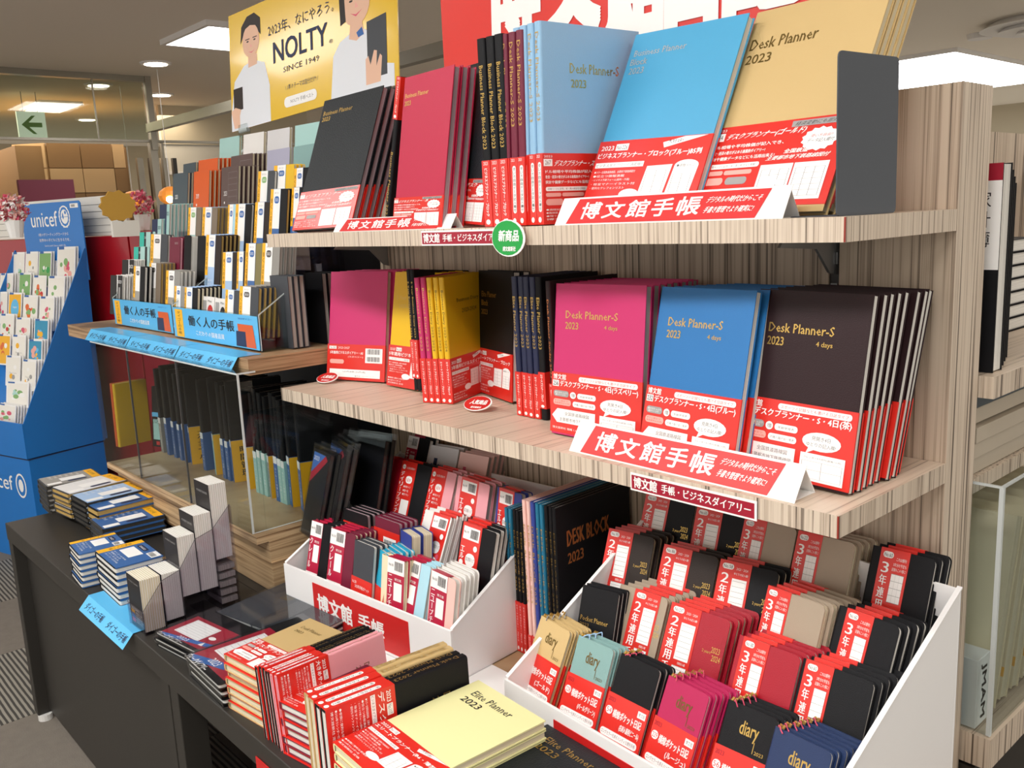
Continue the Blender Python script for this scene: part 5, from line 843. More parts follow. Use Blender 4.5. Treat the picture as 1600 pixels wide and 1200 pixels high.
# two clear trays with blue header cards
def tray(x0, x1, y0, label, dep=.10):
    r = empty('display_tray', (x0, y0, LZ + .0016)); tag(r, label, 'tray', 'clear trays with cyan headers'); W = x1 - x0
    def b(n, a, c, m='acrylic'): q = MB(); q.box(a, c); return q.build(n, m, r)
    b('floor_panel', (0, 0, 0), (W, dep, .002)); b('front_panel', (0, 0, .002), (W, .002, .075))
    for x in (0, W - .002):
        q = MB(); q.prism([(x, .002, .002), (x, .002, .085), (x, dep * .95, .135), (x, dep, .135), (x, dep, .002)], (.002, 0, 0)); q.build('side_panel', 'acrylic', r)
        q = MB(); q.prism([(x, 0, .075), (x, 0, .0775), (x, dep * .95, .1375), (x, dep * .95, .135)], (.002, 0, 0)); q.box((x, dep - .002, .002), (x + .002, dep, .137)); q.box((x, -.001, .002), (x + .002, .0, .077)); q.build('panel_edge', 'acrylic_edge', r)
    hc = MB(); hc.box((.008, -.0035, .003), (W - .004, -.0022, .073)); h = hc.build('header_card', 'card_cyan', r)
    print_obj('lettering', [('r', .03, .02, .10, .93, 'print_yellow'), ('t', 'ダイゴーの手帳', .06, .1, .04, .8, 'print_black', 'v'), ('t', '働く人の手帳', .20, .45, .55, .34, 'print_black', '', .015), ('t', 'こだわりの国産品質', .29, .16, .34, .16, 'print_white', '', .01), ('p', [(.80, .04), (.97, .04), (.95, .72), (.79, .72)], 'cover_orange'), ('p', [(.76, .04), (.87, .04), (.87, .50), (.77, .50)], 'print_navy'), ('t', '2023ダイゴー', .80, .86, .15, .06, 'print_blue')], W - .012, .07, h, x0=.008, z0=.003, y=-.0038)
    return r
tray(-2.19, -1.765, .02, 'clear tray with cyan header card at the left of the tiered display'); tray(-1.715, -1.265, .0, 'clear tray with cyan header card at the right of the tiered display')
# ---- tiered planners
LBb = {'blue': ('v', 0, .6, 'blue_band', lbl_band()), 'light': ('v', 0, .62, 'light_blue_band', lbl_band()), 'grey': ('v', 0, .6, 'grey_band', lbl_band('ink_grey')), 'mint': ('v', 0, .6, 'mint_band', lbl_band('print_leaf')), 'full': ('v', 0, .98, 'blue_band', lbl_band()), None: None}
def tp(label, pose, n, cov, bk=None, pg='page_white', t=.008, r=.005, ti=None, step=None, drift=(.002, 0, 0), short=None):
    global TPN
    TPN += 1
    s = short or ' '.join(label.replace(',', '').split()[:10])
    row(n, step or t + .0015, 'wrapped_planner', label, 'planner', pose, t, cov, 'copy behind the ' + s, 'tier', pages=pg, r=r, c=.0009, band=LBb[bk], title=ti, drift=drift, jit=.001, group='tiered display, ' + s)
TPN = 0
BW = [('r', 0, 0, 1, 1, 'print_black'), ('r', .55, .0, .06, 1, 'print_white'), ('t', '2023', .62, .8, .3, .08, 'print_white'), ('r', .7, .1, .12, .6, 'print_grey')]
tp('black and white striped planner, front left of the left tray', (-2.242,0.0238,0.0924,0.9996,0.0278,-0.0013,-0.0026,0.139,0.9903,0.0891,0.11), 5, 'cover_white', ti=BW, r=0, step=.013)
tp('black planner with yellow band, left tray', (-2.061,0.0262,0.1086,0.9998,-0.0012,-0.0222,0.0221,0.1391,0.99,0.0775,0.12), 2, 'cover_black', 'grey', step=.011)
tp('taupe planner at the back of the left tray', (-2.015,0.0524,0.1167,1,0.0034,-0.0053,0.0048,0.1392,0.9903,0.0777,0.12), 4, 'cover_taupe', 'grey', 'page_gold')
tp('grey planner with yellow band, right side of the left tray', (-1.834,0.025,0.1009,0.9999,0.0133,-0.011,0.009,0.1391,0.9902,0.0845,0.12), 4, 'cover_grey', 'grey')
tp('pale blue banded planner, left end of the right tray', (-1.74,0.0082,0.0871,0.9998,-0.0185,0.0006,0.0019,0.1393,0.9903,0.0608,0.1), 1, 'cover_grey', 'light')
tp('black planner with cream pages, long fanned row in the right tray', (-1.682,0.008,0.0854,1,-0.0023,-0.0053,0.0056,0.1392,0.9903,0.0744,0.1), 9, 'cover_black', 'light', 'page_cream', step=.0098, drift=(.0, 0, 0))
tp('small white planner with a red mark, low in the right tray', (-1.618,0.0215,0.075,0.9999,-0.0096,-0.0117,0.0129,0.1391,0.9902,0.0704,0.09), 1, 'cover_white', ti=[('r', .1, .55, .3, .35, 'print_grey'), ('e', .5, .5, .4, .3, 'print_red'), ('t', 'Mini', .5, .86, .3, .06, 'print_black')])
tp('small white planner with a dark mark, low in the right tray', (-1.548,0.0212,0.0732,0.9998,-0.0145,-0.0116,0.0135,0.1391,0.9902,0.0661,0.09), 1, 'cover_white', ti=[('r', .1, .55, .3, .35, 'print_grey'), ('e', .5, .5, .4, .3, 'print_black'), ('t', 'Mini', .5, .86, .3, .06, 'print_black')])
tp('charcoal planner with blue white band, middle of the right tray', (-1.458,0.008,0.0857,0.9996,-0.0153,-0.0225,0.0244,0.1389,0.99,0.0679,0.1), 1, 'cover_charcoal', 'light')
tp('charcoal planner with yellow edged band, right of the right tray', (-1.388,0.0078,0.0852,0.9999,0.0099,-0.0112,0.0097,0.1391,0.9902,0.0842,0.11), 8, 'cover_charcoal', 'grey', 'page_gold', step=.0105)
tp('black and white striped planner, second tier at the far left', (-2.31,0.0829,0.1216,0.9996,0.0284,0.0024,-0.0063,0.1388,0.9903,0.0894,0.12), 5, 'cover_white', ti=BW, r=0, step=.011)
tp('turquoise edged planner, second tier', (-2.301,0.1177,0.1565,0.9982,0.0607,-0.0026,-0.0058,0.1383,0.9904,0.1054,0.12), 3, 'cover_mint', ti=[('r', 0, 0, .3, 1, 'cover_turquoise'), ('r', .3, 0, .12, 1, 'print_black'), ('r', .72, 0, .14, 1, 'print_black'), ('t', '23', .32, .84, .1, .05, 'print_white')], r=0)
tp('turquoise edged planner, third tier', (-2.367,0.1635,0.1983,0.9981,0.0621,0.0011,-0.0096,0.1379,0.9904,0.1061,0.12), 5, 'cover_mint', ti=[('r', 0, 0, .3, 1, 'cover_turquoise'), ('r', .3, 0, .12, 1, 'print_black'), ('r', .72, 0, .14, 1, 'print_black'), ('t', '23', .32, .84, .1, .05, 'print_white')], r=0, step=.013)
tp('dark planner with yellow band beside the maroon ones', (-2.116,0.1023,0.1887,0.9982,0.0494,-0.0339,0.0267,0.1395,0.9899,0.1042,0.12), 2, 'cover_charcoal', 'grey')
tp('maroon planner in the middle tier', (-1.987,0.1014,0.1812,0.9999,-0.0039,-0.0132,0.0136,0.1391,0.9902,0.074,0.12), 6, 'cover_wine', None, 'page_pink', step=.0105, ti=[('t', '2023', .5, .85, .3, .04, 'silver_foil')])
tp('black planner with a thick white page block, middle tier', (-1.865,0.0917,0.1825,0.9995,-0.0314,-0.0033,0.0077,0.1394,0.9902,0.0495,0.12), 1, 'cover_black', t=.03)
tp('black planner behind the diagonal tray edge, middle tier', (-1.782,0.0916,0.1815,0.9998,-0.0184,-0.0032,0.0058,0.1393,0.9902,0.0497,0.12), 1, 'cover_black', t=.022)
tp('long pale blue banded taupe planner, middle tier', (-1.729,0.0888,0.163,0.9994,0.0045,-0.0331,0.0322,0.1391,0.9898,0.0826,0.14), 8, 'cover_darkbrown', 'light', 'page_gold', step=.0095)
tp('black planner with blue band, low in the middle tier', (-1.595,0.0712,0.1439,0.9999,0.0092,0.0094,-0.0106,0.139,0.9902,0.0804,0.12), 2, 'cover_darkbrown', 'light')
tp('black planner with blue band, just left of the tall blue one', (-1.52,0.0715,0.1455,0.9998,-0.0201,0.0083,-0.0054,0.1396,0.9902,0.0527,0.12), 1, 'cover_darkbrown', 'light')
tp('tall black planner with deep blue band, under the wooden shelf end', (-1.48,0.0697,0.1332,0.9999,0.0022,-0.0121,0.0117,0.1391,0.9902,0.0785,0.15), 2, 'cover_olive', 'blue', 'page_gold')
tp('grey planner with yellow band, right end of the middle tier', (-1.401,0.0696,0.1325,0.9998,-0.001,-0.0212,0.0211,0.1391,0.9901,0.0776,0.15), 4, 'cover_grey', 'grey', 'page_grey')
tp('dark planner with mint edge, upper tier at the left', (-2.267,0.1932,0.2654,1,-0.0023,-0.0037,0.004,0.139,0.9903,0.0738,0.13), 8, 'cover_mint', ti=[('r', 0, 0, .72, 1, 'print_navy'), ('t', '2023', .7, .75, .25, .08, 'print_navy')], r=0, step=.0105)
tp('dark planner with mint edge, lower copy at far left', (-2.299,0.1789,0.2343,1,-0.004,0.0004,0.0002,0.1391,0.9903,0.0725,0.12), 2, 'cover_mint', ti=[('r', 0, 0, .62, 1, 'print_navy'), ('t', '2023', .66, .75, .28, .08, 'print_navy')], r=0)
tp('taupe planner with mint and yellow band, third tier', (-1.962,0.1504,0.2452,0.9995,0.0044,-0.0325,0.0316,0.139,0.9898,0.0811,0.13), 2, 'cover_taupe', 'mint')
tp('taupe planner with blue white band, third tier', (-1.87,0.1499,0.2421,0.9994,0.0102,-0.0338,0.0321,0.139,0.9898,0.0851,0.13), 5, 'cover_taupe', 'light', 'page_gold')
tp('light blue banded planner with yellow strip, third tier', (-1.719,0.1478,0.2259,0.9996,-0.025,-0.0099,0.0133,0.1392,0.9902,0.0499,0.15), 1, 'cover_ice', 'light')
tp('black planner with long light blue band, third tier', (-1.668,0.1409,0.2132,0.9994,0.0031,-0.0356,0.0348,0.139,0.9897,0.0813,0.16), 3, 'cover_black', 'light')
tp('black planner with blue and yellow band, right of the third tier', (-1.564,0.1424,0.2241,0.9996,-0.0028,-0.0269,0.027,0.139,0.9899,0.0758,0.15), 2, 'cover_darkbrown', 'blue')
tp('black planner with deep blue band above the wooden shelf end', (-1.48,0.1396,0.2394,0.9995,-0.0021,-0.0326,0.0326,0.1389,0.9898,0.0768,0.16), 3, 'cover_black', 'blue', 'page_gold')
tp('dark planner with mint band, upper right tier', (-1.644,0.1992,0.309,0.9995,0.0051,-0.0296,0.0286,0.1386,0.9899,0.0812,0.14), 2, 'cover_charcoal', 'mint')
tp('yellow planner with red printed band, upper right tier', (-1.581,0.2119,0.329,0.9996,0.0224,-0.0186,0.0154,0.1382,0.9903,0.0925,0.13), 3, 'cover_yellow', 'blue')
tp('planner with blue band at the right end of the upper tier', (-1.446,0.1914,0.3241,0.9998,-0.0101,-0.0186,0.0198,0.1388,0.9901,0.0666,0.12), 2, 'cover_black', 'blue')
tp('planner with blue band next to the black leather planner', (-1.398,0.1554,0.2799,0.9998,-0.0167,-0.0099,0.0121,0.1392,0.9902,0.0575,0.12), 2, 'cover_black', 'blue')
CT = [('t', '2023', .2, .5, .18, .08, 'print_white'), ('r', .22, .36, .05, .04, 'print_white')]
def cv(label, pose, n, cov, t=.008, pg='page_cream', ti=CT, step=None): tp(label, pose, n, cov, None, pg, t, 0, ti, step)
cv('glossy slate planner, lower one left of the orange planners', (-2.3,0.2524,0.3352,0.9988,0.0476,-0.0099,0.0033,0.1374,0.9905,0.1015,0.15), 2, 'cover_slate')
cv('glossy slate planner, upper one behind the orange planners', (-2.297,0.2852,0.3544,0.9997,0.0232,0.0082,-0.0113,0.1374,0.9904,0.0887,0.16), 2, 'cover_slate')
cv('glossy orange planner in front of its twin', (-2.098,0.2315,0.3292,0.9992,0.0391,0.0059,-0.0112,0.1371,0.9905,0.0978,0.15), 4, 'cover_orange', step=.012)
cv('glossy orange planner, upper one at the back', (-2.161,0.2746,0.3552,0.9974,0.0716,-0.0024,-0.0074,0.1357,0.9907,0.1146,0.16), 4, 'cover_orange', step=.012)
GRD = CT + [('grid', .45, .05, .5, .85, 'print_grey', 1, 8)]
cv('glossy mauve brown planner, lower one with ruled lines', (-1.917,0.2314,0.3282,0.9993,0.0363,0.0114,-0.0162,0.137,0.9904,0.0974,0.15), 5, 'cover_mauve', ti=GRD, step=.012)
cv('glossy mauve brown planner, upper one at the back', (-1.944,0.2738,0.3504,0.9976,0.0682,0.01,-0.0191,0.1351,0.9907,0.1151,0.16), 4, 'cover_mauve', ti=GRD, step=.012)
cv('pale mint planner standing high at the back of the display', (-2.154,0.34,0.3972,0.9975,0.0709,-0.0021,-0.0075,0.1348,0.9908,0.1156,0.18), 1, 'cover_mint', ti=None)
cv('white planner standing high at the back below the yellow poster', (-1.999,0.3397,0.3938,0.9982,0.0596,-0.0047,-0.0035,0.1354,0.9908,0.1116,0.18), 1, 'cover_white', ti=None)
cv('pearl grey planner standing high at the back below the poster', (-1.856,0.3393,0.391,0.9982,0.0598,-0.001,-0.0071,0.1351,0.9908,0.1132,0.18), 1, 'cover_pearl', ti=None)
cv('lavender planner in front of the pearl grey one', (-1.775,0.2943,0.3523,0.9984,0.0566,0.0063,-0.014,0.1357,0.9906,0.1114,0.16), 1, 'cover_lavender', ti=None)
cv('mint planner at the back right of the display', (-1.694,0.3363,0.3889,0.9902,0.1389,0.0139,-0.0319,0.1278,0.9913,0.1575,0.18), 1, 'cover_mint', ti=None)
cv('grey green planner in front of the mint one', (-1.634,0.294,0.3506,0.9983,0.0577,0.0094,-0.0172,0.1354,0.9906,0.1139,0.16), 1, 'cover_aqua', ti=None)
# tiers that carry them
dr = empty('display_riser', (-2.34, 0, LZ)); tag(dr, 'smoky clear stepped riser under the tiered planners', 'riser')
for (y0, y1, z, w_) in ((.122, .134, .15, 1.0), (.1345, .182, .205, 1.02), (.1825, .224, .25, 1.0), (.2245, .284, .318, .95), (.2845, .33, .342, .95), (.3305, .358, .384, .85)):
    q = MB(); zt = z - LZ; q.box((0, y0, zt - .003), (w_, y1, zt)); q.box((0, y0, .0015), (w_, y0 + .002, zt - .0031)); q.build('step', 'smoke_acrylic', dr)
# dark boxes and planners under the shelf gap between the two units
for k, (x, y, z, c_, n) in enumerate(((-1.235, .14, LZ + .001, 'cover_black', 4), (-1.235, .06, LZ + .001, 'cover_charcoal', 3))):
    row(n, .013, 'planner', 'dark planner deep in the gap left of the magenta one, %s row' % ('back', 'front')[k], 'planner', (x - .09, y, z, 1, 0, 0, 0, 0, 1, .08, .15), .011, c_, 'dark planner of the %s row' % ('back', 'front')[k], 'gap left of the magenta one', pages='page_grey')
# film wrapped black planners between the plinth and the left white box
for k, P in enumerate(((-1.117,-0.0293,-0.2765,0.9852,-0.1687,0.0314,0.0167,0.2765,0.9609,0.088,0.1655), (-1.126,0.0109,-0.2765,0.9531,-0.2991,0.0464,0.0392,0.2742,0.9609,0.1283,0.1738), (-1.131,0.0513,-0.2765,0.9975,-0.0081,0.0709,-0.0657,0.2854,0.9562,0.1578,0.1729))):
    row(2, .014, 'wrapped_planner', ['film wrapped black planner with red and blue corner tag, front one', 'film wrapped black planner with corner tag, second one', 'film wrapped black planner without tag beside the left white box'][k], 'planner', P, .012, 'cover_black', 'film wrapped black planner %s' % ('a', 'b', 'c')[k] if 0 else ['front film wrapped planner', 'middle film wrapped planner', 'rear film wrapped planner'][k], 'beside the left white box', pages='page_dark', title=[('p', [(.05, .97), (.75, .97), (.05, .72)], 'print_blue'), ('p', [(.75, .97), (.05, .72), (.05, .60), (.9, .92)], 'print_maroon'), ('t', '2023', .1, .88, .3, .05, 'print_white')] if k < 2 else None, film=True)
# ================================================================== yellow poster on a clip stand
po = (-2.076,0.3691,0.5896,0.9899,0.1268,0.0632,-0.0764,0.1027,0.9918,0.7127,0.3246)
ps = empty('poster_board', mtx=pose_matrix(po)); tag(ps, 'yellow advertising poster with two people holding planners', 'poster'); W, H = po[9], po[10]
q = MB(); q.box((0, 0, 0), (W, .003, H)); mat('poster_yellow', '#e3b92a', .22, 0, 1, 0, .5, .4); q.build('board', 'poster_yellow', ps)
person_l = [('p', [(.0, .0), (.0, .14), (.03, .42), (.10, .53), (.17, .55), (.24, .50), (.27, .30), (.27, .0)], 'print_shirt'), ('p', [(.13, .50), (.13, .60), (.19, .60), (.19, .51)], 'print_skin'),
    ('p', [(.08, .72), (.09, .86), (.13, .93), (.18, .94), (.22, .88), (.22, .74), (.19, .80), (.11, .80)], 'print_hair'), ('e', .095, .58, .115, .28, 'print_skin'), ('p', [(.09, .76), (.10, .88), (.15, .91), (.20, .88), (.215, .76), (.195, .83), (.15, .85), (.115, .83)], 'print_hair'),
    ('r', .115, .735, .03, .008, 'print_hair'), ('r', .165, .735, .03, .008, 'print_hair'), ('e', .123, .712, .016, .014, 'print_hair'), ('e', .17, .712, .016, .014, 'print_hair'), ('p', [(.15, .70), (.147, .665), (.162, .665)], 'print_pink'), ('p', [(.132, .635), (.155, .625), (.178, .635), (.155, .617)], 'print_rose'),
    ('p', [(.02, .17), (.02, .36), (.085, .36), (.085, .17)], 'cover_darkbrown'), ('p', [(.02, .02), (.0, .17), (.03, .20), (.07, .17), (.06, .12), (.06, .02)], 'print_skin')]
person_r = [('p', [(.64, .0), (.66, .35), (.70, .44), (.76, .48), (.83, .48), (.88, .42), (.90, .20), (.98, .16), (.98, .0)], 'print_shirt'), ('p', [(.75, .44), (.76, .56), (.82, .56), (.83, .45), (.79, .41)], 'print_skin'), ('e', .715, .52, .15, .34, 'print_skin'),
    ('p', [(.705, .56), (.70, .78), (.73, .92), (.80, .97), (.87, .92), (.885, .75), (.86, .80), (.78, .83), (.73, .74), (.735, .58)], 'print_hair'), ('r', .745, .735, .035, .008, 'print_hair'), ('r', .81, .735, .035, .008, 'print_hair'), ('e', .755, .705, .02, .016, 'print_hair'), ('e', .815, .705, .02, .016, 'print_hair'), ('p', [(.79, .70), (.785, .655), (.805, .655)], 'print_pink'),
    ('p', [(.76, .625), (.79, .605), (.825, .63), (.79, .59)], 'print_rose'), ('p', [(.79, .47), (.82, .50), (.83, .44), (.80, .43)], 'print_blue'), ('p', [(.845, .10), (.845, .52), (.945, .54), (.945, .10)], 'cover_charcoal'), ('p', [(.835, .06), (.835, .25), (.85, .27), (.86, .20), (.88, .30), (.895, .29), (.89, .18), (.91, .26), (.92, .24), (.91, .06)], 'print_skin')]
print_obj('lettering', person_l + person_r + [('t', '2023年、なにやろう。', .27, .69, .40, .10, 'print_navy'), ('t', 'NOLTY', .30, .46, .33, .17, 'print_navy', '', .012), ('t', '®', .64, .46, .02, .03, 'print_navy'), ('t', 'SINCE 1949', .36, .36, .22, .045, 'print_navy'), ('t', '\\ 1年のテーマは自分だけ! /', .37, .21, .20, .045, 'print_navy'), ('rr', .36, .07, .20, .085, 'print_white'), ('t', 'NOLTY 手帳ベスト', .40, .095, .14, .035, 'ink_grey')], W, H, ps)
q = MB(); q.cyl((.06, .002, -.16), (.06, .002, -.02), .004, n=8); q.cyl((.06, .002, -.165), (.06, .002, -.158), .03, n=16); q.box((.04, -.006, -.02), (.08, .008, .012)); q.build('clip_stand', 'acrylic', ps)
q = MB(); q.cyl((.04, 0, -.004), (.08, 0, -.004), .006, n=10); q.cyl((.045, .004, -.06), (.075, .0, -.055), .005, n=8); q.build('clip_spring', 'acrylic_edge', ps)
# ================================================================== blue greeting card stand
UO = (-3.313, -.020, FLOOR); UY = math.radians(16)
st = empty('card_stand', UO); st.rotation_euler = (0, 0, UY); tag(st, 'tall blue cardboard stand full of greeting cards at the far left', 'stand')
def up_(name, poly, d, m='card_blue', bev=.001): q = MB(); q.prism(poly, d); return q.build(name, m, st, bev)
F0 = FLOOR
def uz(z): return z - F0
up_('base_box', [(-.5, .024, uz(FLOOR) + .001), (0, .024, .001), (0, .024, uz(-.522)), (-.5, .024, uz(-.522))], (0, .32, 0))
up_('front_lip', [(-.5, .018, uz(-.518)), (0, .018, uz(-.518)), (0, .018, uz(-.379)), (-.5, .018, uz(-.379))], (0, .006, 0))
for x in (-.5, -.004):
    up_('side_wall', [(x, .024, uz(-.518)), (x, .024, uz(-.379)), (x, .366, uz(.266)), (x, .372, uz(.266)), (x, .35, uz(-.52))], (.004, 0, 0))
up_('tier_bed', [(-.495, .06, uz(-.515)), (-.495, .06, uz(-.47)), (-.495, .366, uz(.14)), (-.495, .366, uz(-.515))], (.49, 0, 0))
h = up_('header_board', [(-.42, .372, uz(.14)), (0, .372, uz(.14)), (0, .372, uz(.445)), (-.008, .372, uz(.454)), (-.42, .372, uz(.454))], (0, .005, 0))
logo = [('t', 'unicef', .16, .50, .45, .32, 'print_white', '', .006), ('e', .64, .46, .18, .46, 'print_white'), ('e', .653, .49, .154, .40, 'card_blue'), ('e', .672, .54, .116, .30, 'print_white'), ('e', .695, .63, .05, .15, 'card_blue'), ('p', [(.70, .57), (.735, .57), (.755, .71), (.735, .81), (.71, .78), (.72, .68)], 'print_white'), ('r', .672, .68, .116, .01, 'card_blue'), ('e', .735, .74, .03, .07, 'card_blue')]
for s_ in (-1, 1):
    for k in range(6): a = math.radians(-70 + k * 24); cx = .73 + s_ * .082 * math.cos(a); cy = .69 + .215 * math.sin(a); logo.append(('e', cx - .010, cy - .028, .020, .056, 'print_white'))
logo += [('t', '1枚のグリーティングカードから', .26, .30, .50, .07, 'print_white'), ('t', '世界中の子どもに生きる力を。', .26, .18, .52, .07, 'print_white'), ('t', 'Send a card. Save a child\'s life.', .34, .08, .36, .04, 'print_white'), ('r', .84, .86, .13, .09, 'print_white'), ('r', .86, .88, .06, .05, 'print_grey')]
print_obj('lettering', logo, .42, .192, h, x0=-.42, z0=uz(.262), y=.3715)
print_obj('lettering', [('t', 'unicef', .0, .5, .62, .3, 'print_white', '', .006), ('e', .68, .38, .2, .5, 'print_white'), ('e', .70, .42, .16, .42, 'card_blue'), ('e', .735, .5, .09, .26, 'print_white')], .36, .2, st.children[0], x0=-.36, z0=uz(-.76), y=.0235)
for i, nm in enumerate(('crease', 'crease')):
    q = MB(); q.box((-.5, .0226, uz(-.524)), (.0012, .0236, uz(-.5205))) if i == 0 else q.box((.0004, .024, uz(-.524)), (.0014, .344, uz(-.5205))); q.build(nm, 'print_navy', st)
CC = dict(p=['print_rose', 'print_pink', 'print_leaf'], g=['print_leaf', 'print_white', 'print_green'], b=['print_cyan', 'print_yellow', 'print_pink'], r=['print_red', 'print_orange', 'print_leaf'], y=['print_yellow', 'print_cyan', 'print_white'], w=['print_grey', 'print_white', 'print_yellow'], o=['print_orange', 'print_yellow', 'print_white'], l=['print_leaf', 'print_mint', 'print_white'])
bgs = dict(p='card_paper', g='print_leaf', b='card_teal', r='card_paper', y='print_yellow', w='card_paper', o='print_yellow', l='card_paper')
mat('card_paper', '#ece8df', .5); mat('card_teal', '#2d8fb5', .5)
def card_art(kd, seed):
    rr = random.Random(seed); o = [('r', .06, .05, .88, .9, bgs[kd])]
    for k in range(12 if kd in 'prb' else 7):
        s_ = rr.uniform(.10, .26); o.append(('e', rr.uniform(.15, .65), rr.uniform(.12, .62), s_, s_ * .7, CC[kd][k % 3]))
    if kd == 'y': o = o[:1] + [('e', .2, .2, .6, .6, 'print_cyan'), ('t', 'happy', .35, .5, .3, .08, 'print_white')]
    if kd == 'w': o += [('t', 'Thank you', .25, .4, .5, .06, 'print_grey')]
    return o + [('r', .08, .94, .3, .06, 'print_blue')]
desc = dict(p='card with pink blossoms', g='green card', b='teal blue card with a bouquet', r='card with a red bouquet', y='yellow card with a blue balloon', w='plain white card', o='golden yellow card', l='pale card with green leaves')
def gcard(pose, kd, n, label, seed):
    r = empty('greeting_card', mtx=pose_matrix(pose)); tag(r, label, 'card', 'greeting cards in the blue stand'); w_, h_ = pose[9], pose[10]
    q = MB(); q.box((0, 0, 0), (w_, .0025, h_)); c0 = q.build('card', 'print_white', r); print_obj('picture', card_art(kd, seed), w_, h_, c0)['front'] = 1
    m0 = pose_matrix(pose); ey = Vector((-math.sin(UY), math.cos(UY), 0)); ex = m0.to_3x3() @ Vector((1, 0, 0))
    for i in range(1, n):
        c_ = clone(r, Matrix.Translation(ey * .009 * i + ex * .004 * i) @ m0); c_['label'] = '%s card behind the %s' % (ORD[i], ' '.join(label.split()[:9]))
rows_ = ['top', 'second', 'third', 'fourth', 'fifth', 'sixth', 'seventh', 'lowest']
side_ = ['far left', 'left', 'middle', 'right']
for k, (P, kd, n, ro, si) in enumerate([
    ((-3.894,0.1619,0.1127,0.9597,0.2811,-0.0049,-0.0442,0.168,0.9848,0.0935,0.1483), 'l', 1, 0, 0), ((-3.796,0.1899,0.1127,0.9603,0.2788,-0.005,-0.0437,0.1681,0.9848,0.0923,0.1493), 'w', 1, 0, 1), ((-3.701,0.2172,0.1127,0.961,0.2765,-0.005,-0.0433,0.1683,0.9848,0.0911,0.1477), 'g', 3, 0, 2), ((-3.559,0.2475,0.0943,0.946,0.3241,0.001,-0.0571,0.1636,0.9849,0.1156,0.1831), 'p', 3, 0, 3),
    ((-3.921,0.1125,0.0387,0.9578,0.2873,-0.0016,-0.0484,0.1668,0.9848,0.0962,0.1357), 'p', 3, 1, 0), ((-3.784,0.152,0.0387,0.9618,0.2735,-0.0097,-0.0383,0.1697,0.9848,0.0902,0.1369), 'g', 2, 1, 1), ((-3.675,0.178,0.0295,0.9602,0.2792,-0.0096,-0.0394,0.1694,0.9848,0.0934,0.1355), 'r', 1, 1, 2), ((-3.564,0.2043,0.0202,0.9508,0.3096,-0.0103,-0.044,0.1681,0.9848,0.1095,0.1423), 'l', 4, 1, 3),
    ((-3.898,0.0776,-0.0352,0.9589,0.2836,0.0015,-0.0506,0.1661,0.9848,0.0939,0.1344), 'p', 2, 2, 0), ((-3.798,0.1062,-0.0352,0.9577,0.2877,-0.0067,-0.0436,0.1682,0.9848,0.0973,0.1315), 'y', 2, 2, 1), ((-3.686,0.1331,-0.0445,0.9571,0.2887,-0.0234,-0.0281,0.1728,0.9846,0.1007,0.1324), 'r', 2, 2, 2), ((-3.562,0.1635,-0.0537,0.9571,0.2898,-0.006,-0.0447,0.1678,0.9848,0.0987,0.1372), 'p', 5, 2, 3),
    ((-3.788,0.0622,-0.1185,0.956,0.2934,-0.003,-0.0481,0.1668,0.9848,0.0996,0.1312), 'r', 2, 3, 0), ((-3.673,0.0952,-0.1185,0.9569,0.2903,-0.0023,-0.0482,0.1668,0.9848,0.0981,0.1178), 'p', 2, 3, 1), ((-3.541,0.1278,-0.1278,0.9568,0.2908,-0.0019,-0.0487,0.1666,0.9848,0.0986,0.1254), 'b', 2, 3, 3),
    ((-3.739,0.0347,-0.1925,0.9611,0.2762,0.0002,-0.0482,0.1668,0.9848,0.0903,0.126), 'o', 1, 4, 0), ((-3.64,0.0629,-0.1925,0.9581,0.2865,0.0008,-0.0505,0.1661,0.9848,0.0957,0.1266), 'w', 2, 4, 1), ((-3.522,0.0918,-0.2017,0.9577,0.2877,0.0018,-0.0517,0.1657,0.9848,0.0963,0.1225), 'b', 3, 4, 3),
    ((-3.623,0.0263,-0.2665,0.9558,0.2939,-0.0036,-0.0476,0.1669,0.9848,0.1001,0.1222), 'w', 2, 5, 1), ((-3.504,0.0553,-0.2757,0.9602,0.2792,-0.0113,-0.0377,0.1698,0.9848,0.0945,0.1215), 'w', 5, 5, 3),
    ((-3.556,0.0036,-0.3405,0.9284,0.3716,0.0022,-0.0664,0.16,0.9849,0.1347,0.0995), 'l', 4, 6, 1), ((-3.559,-0.0387,-0.4145,0.9483,0.3141,-0.0445,-0.0129,0.1783,0.9839,0.1189,0.0934), 'p', 5, 7, 1)]):
    gcard(P, kd, n, '%s in the %s row, %s' % (desc[kd], rows_[ro], side_[si]), k)
# red and white fixture behind
rf = empty('gift_stand', (UO[0], UO[1], FLOOR)); rf.rotation_euler = (0, 0, UY); tag(rf, 'red and white display fixture standing behind the blue card stand', 'stand')
def rb_(name, a, b, m): q = MB(); q.box(a, b); return q.build(name, m, rf, .002)
rb_('red_body', (-.9, .45, .001), (.165, .8, uz(.31)), 'card_red'); rb_('red_drawer', (.168, .455, uz(-.1)), (.33, .8, uz(.325)), 'card_red'); rb_('red_drawer', (.168, .455, .001), (.33, .8, uz(-.105)), 'card_red')
wb = rb_('white_board', (-.9, .46, uz(.312)), (.158, .475, uz(.47)), 'card_paper')
for k in range(5): rb_('board_slat', (-.9, .4575, uz(.325 + k * .028)), (.155, .46, uz(.327 + k * .028)), 'print_grey')
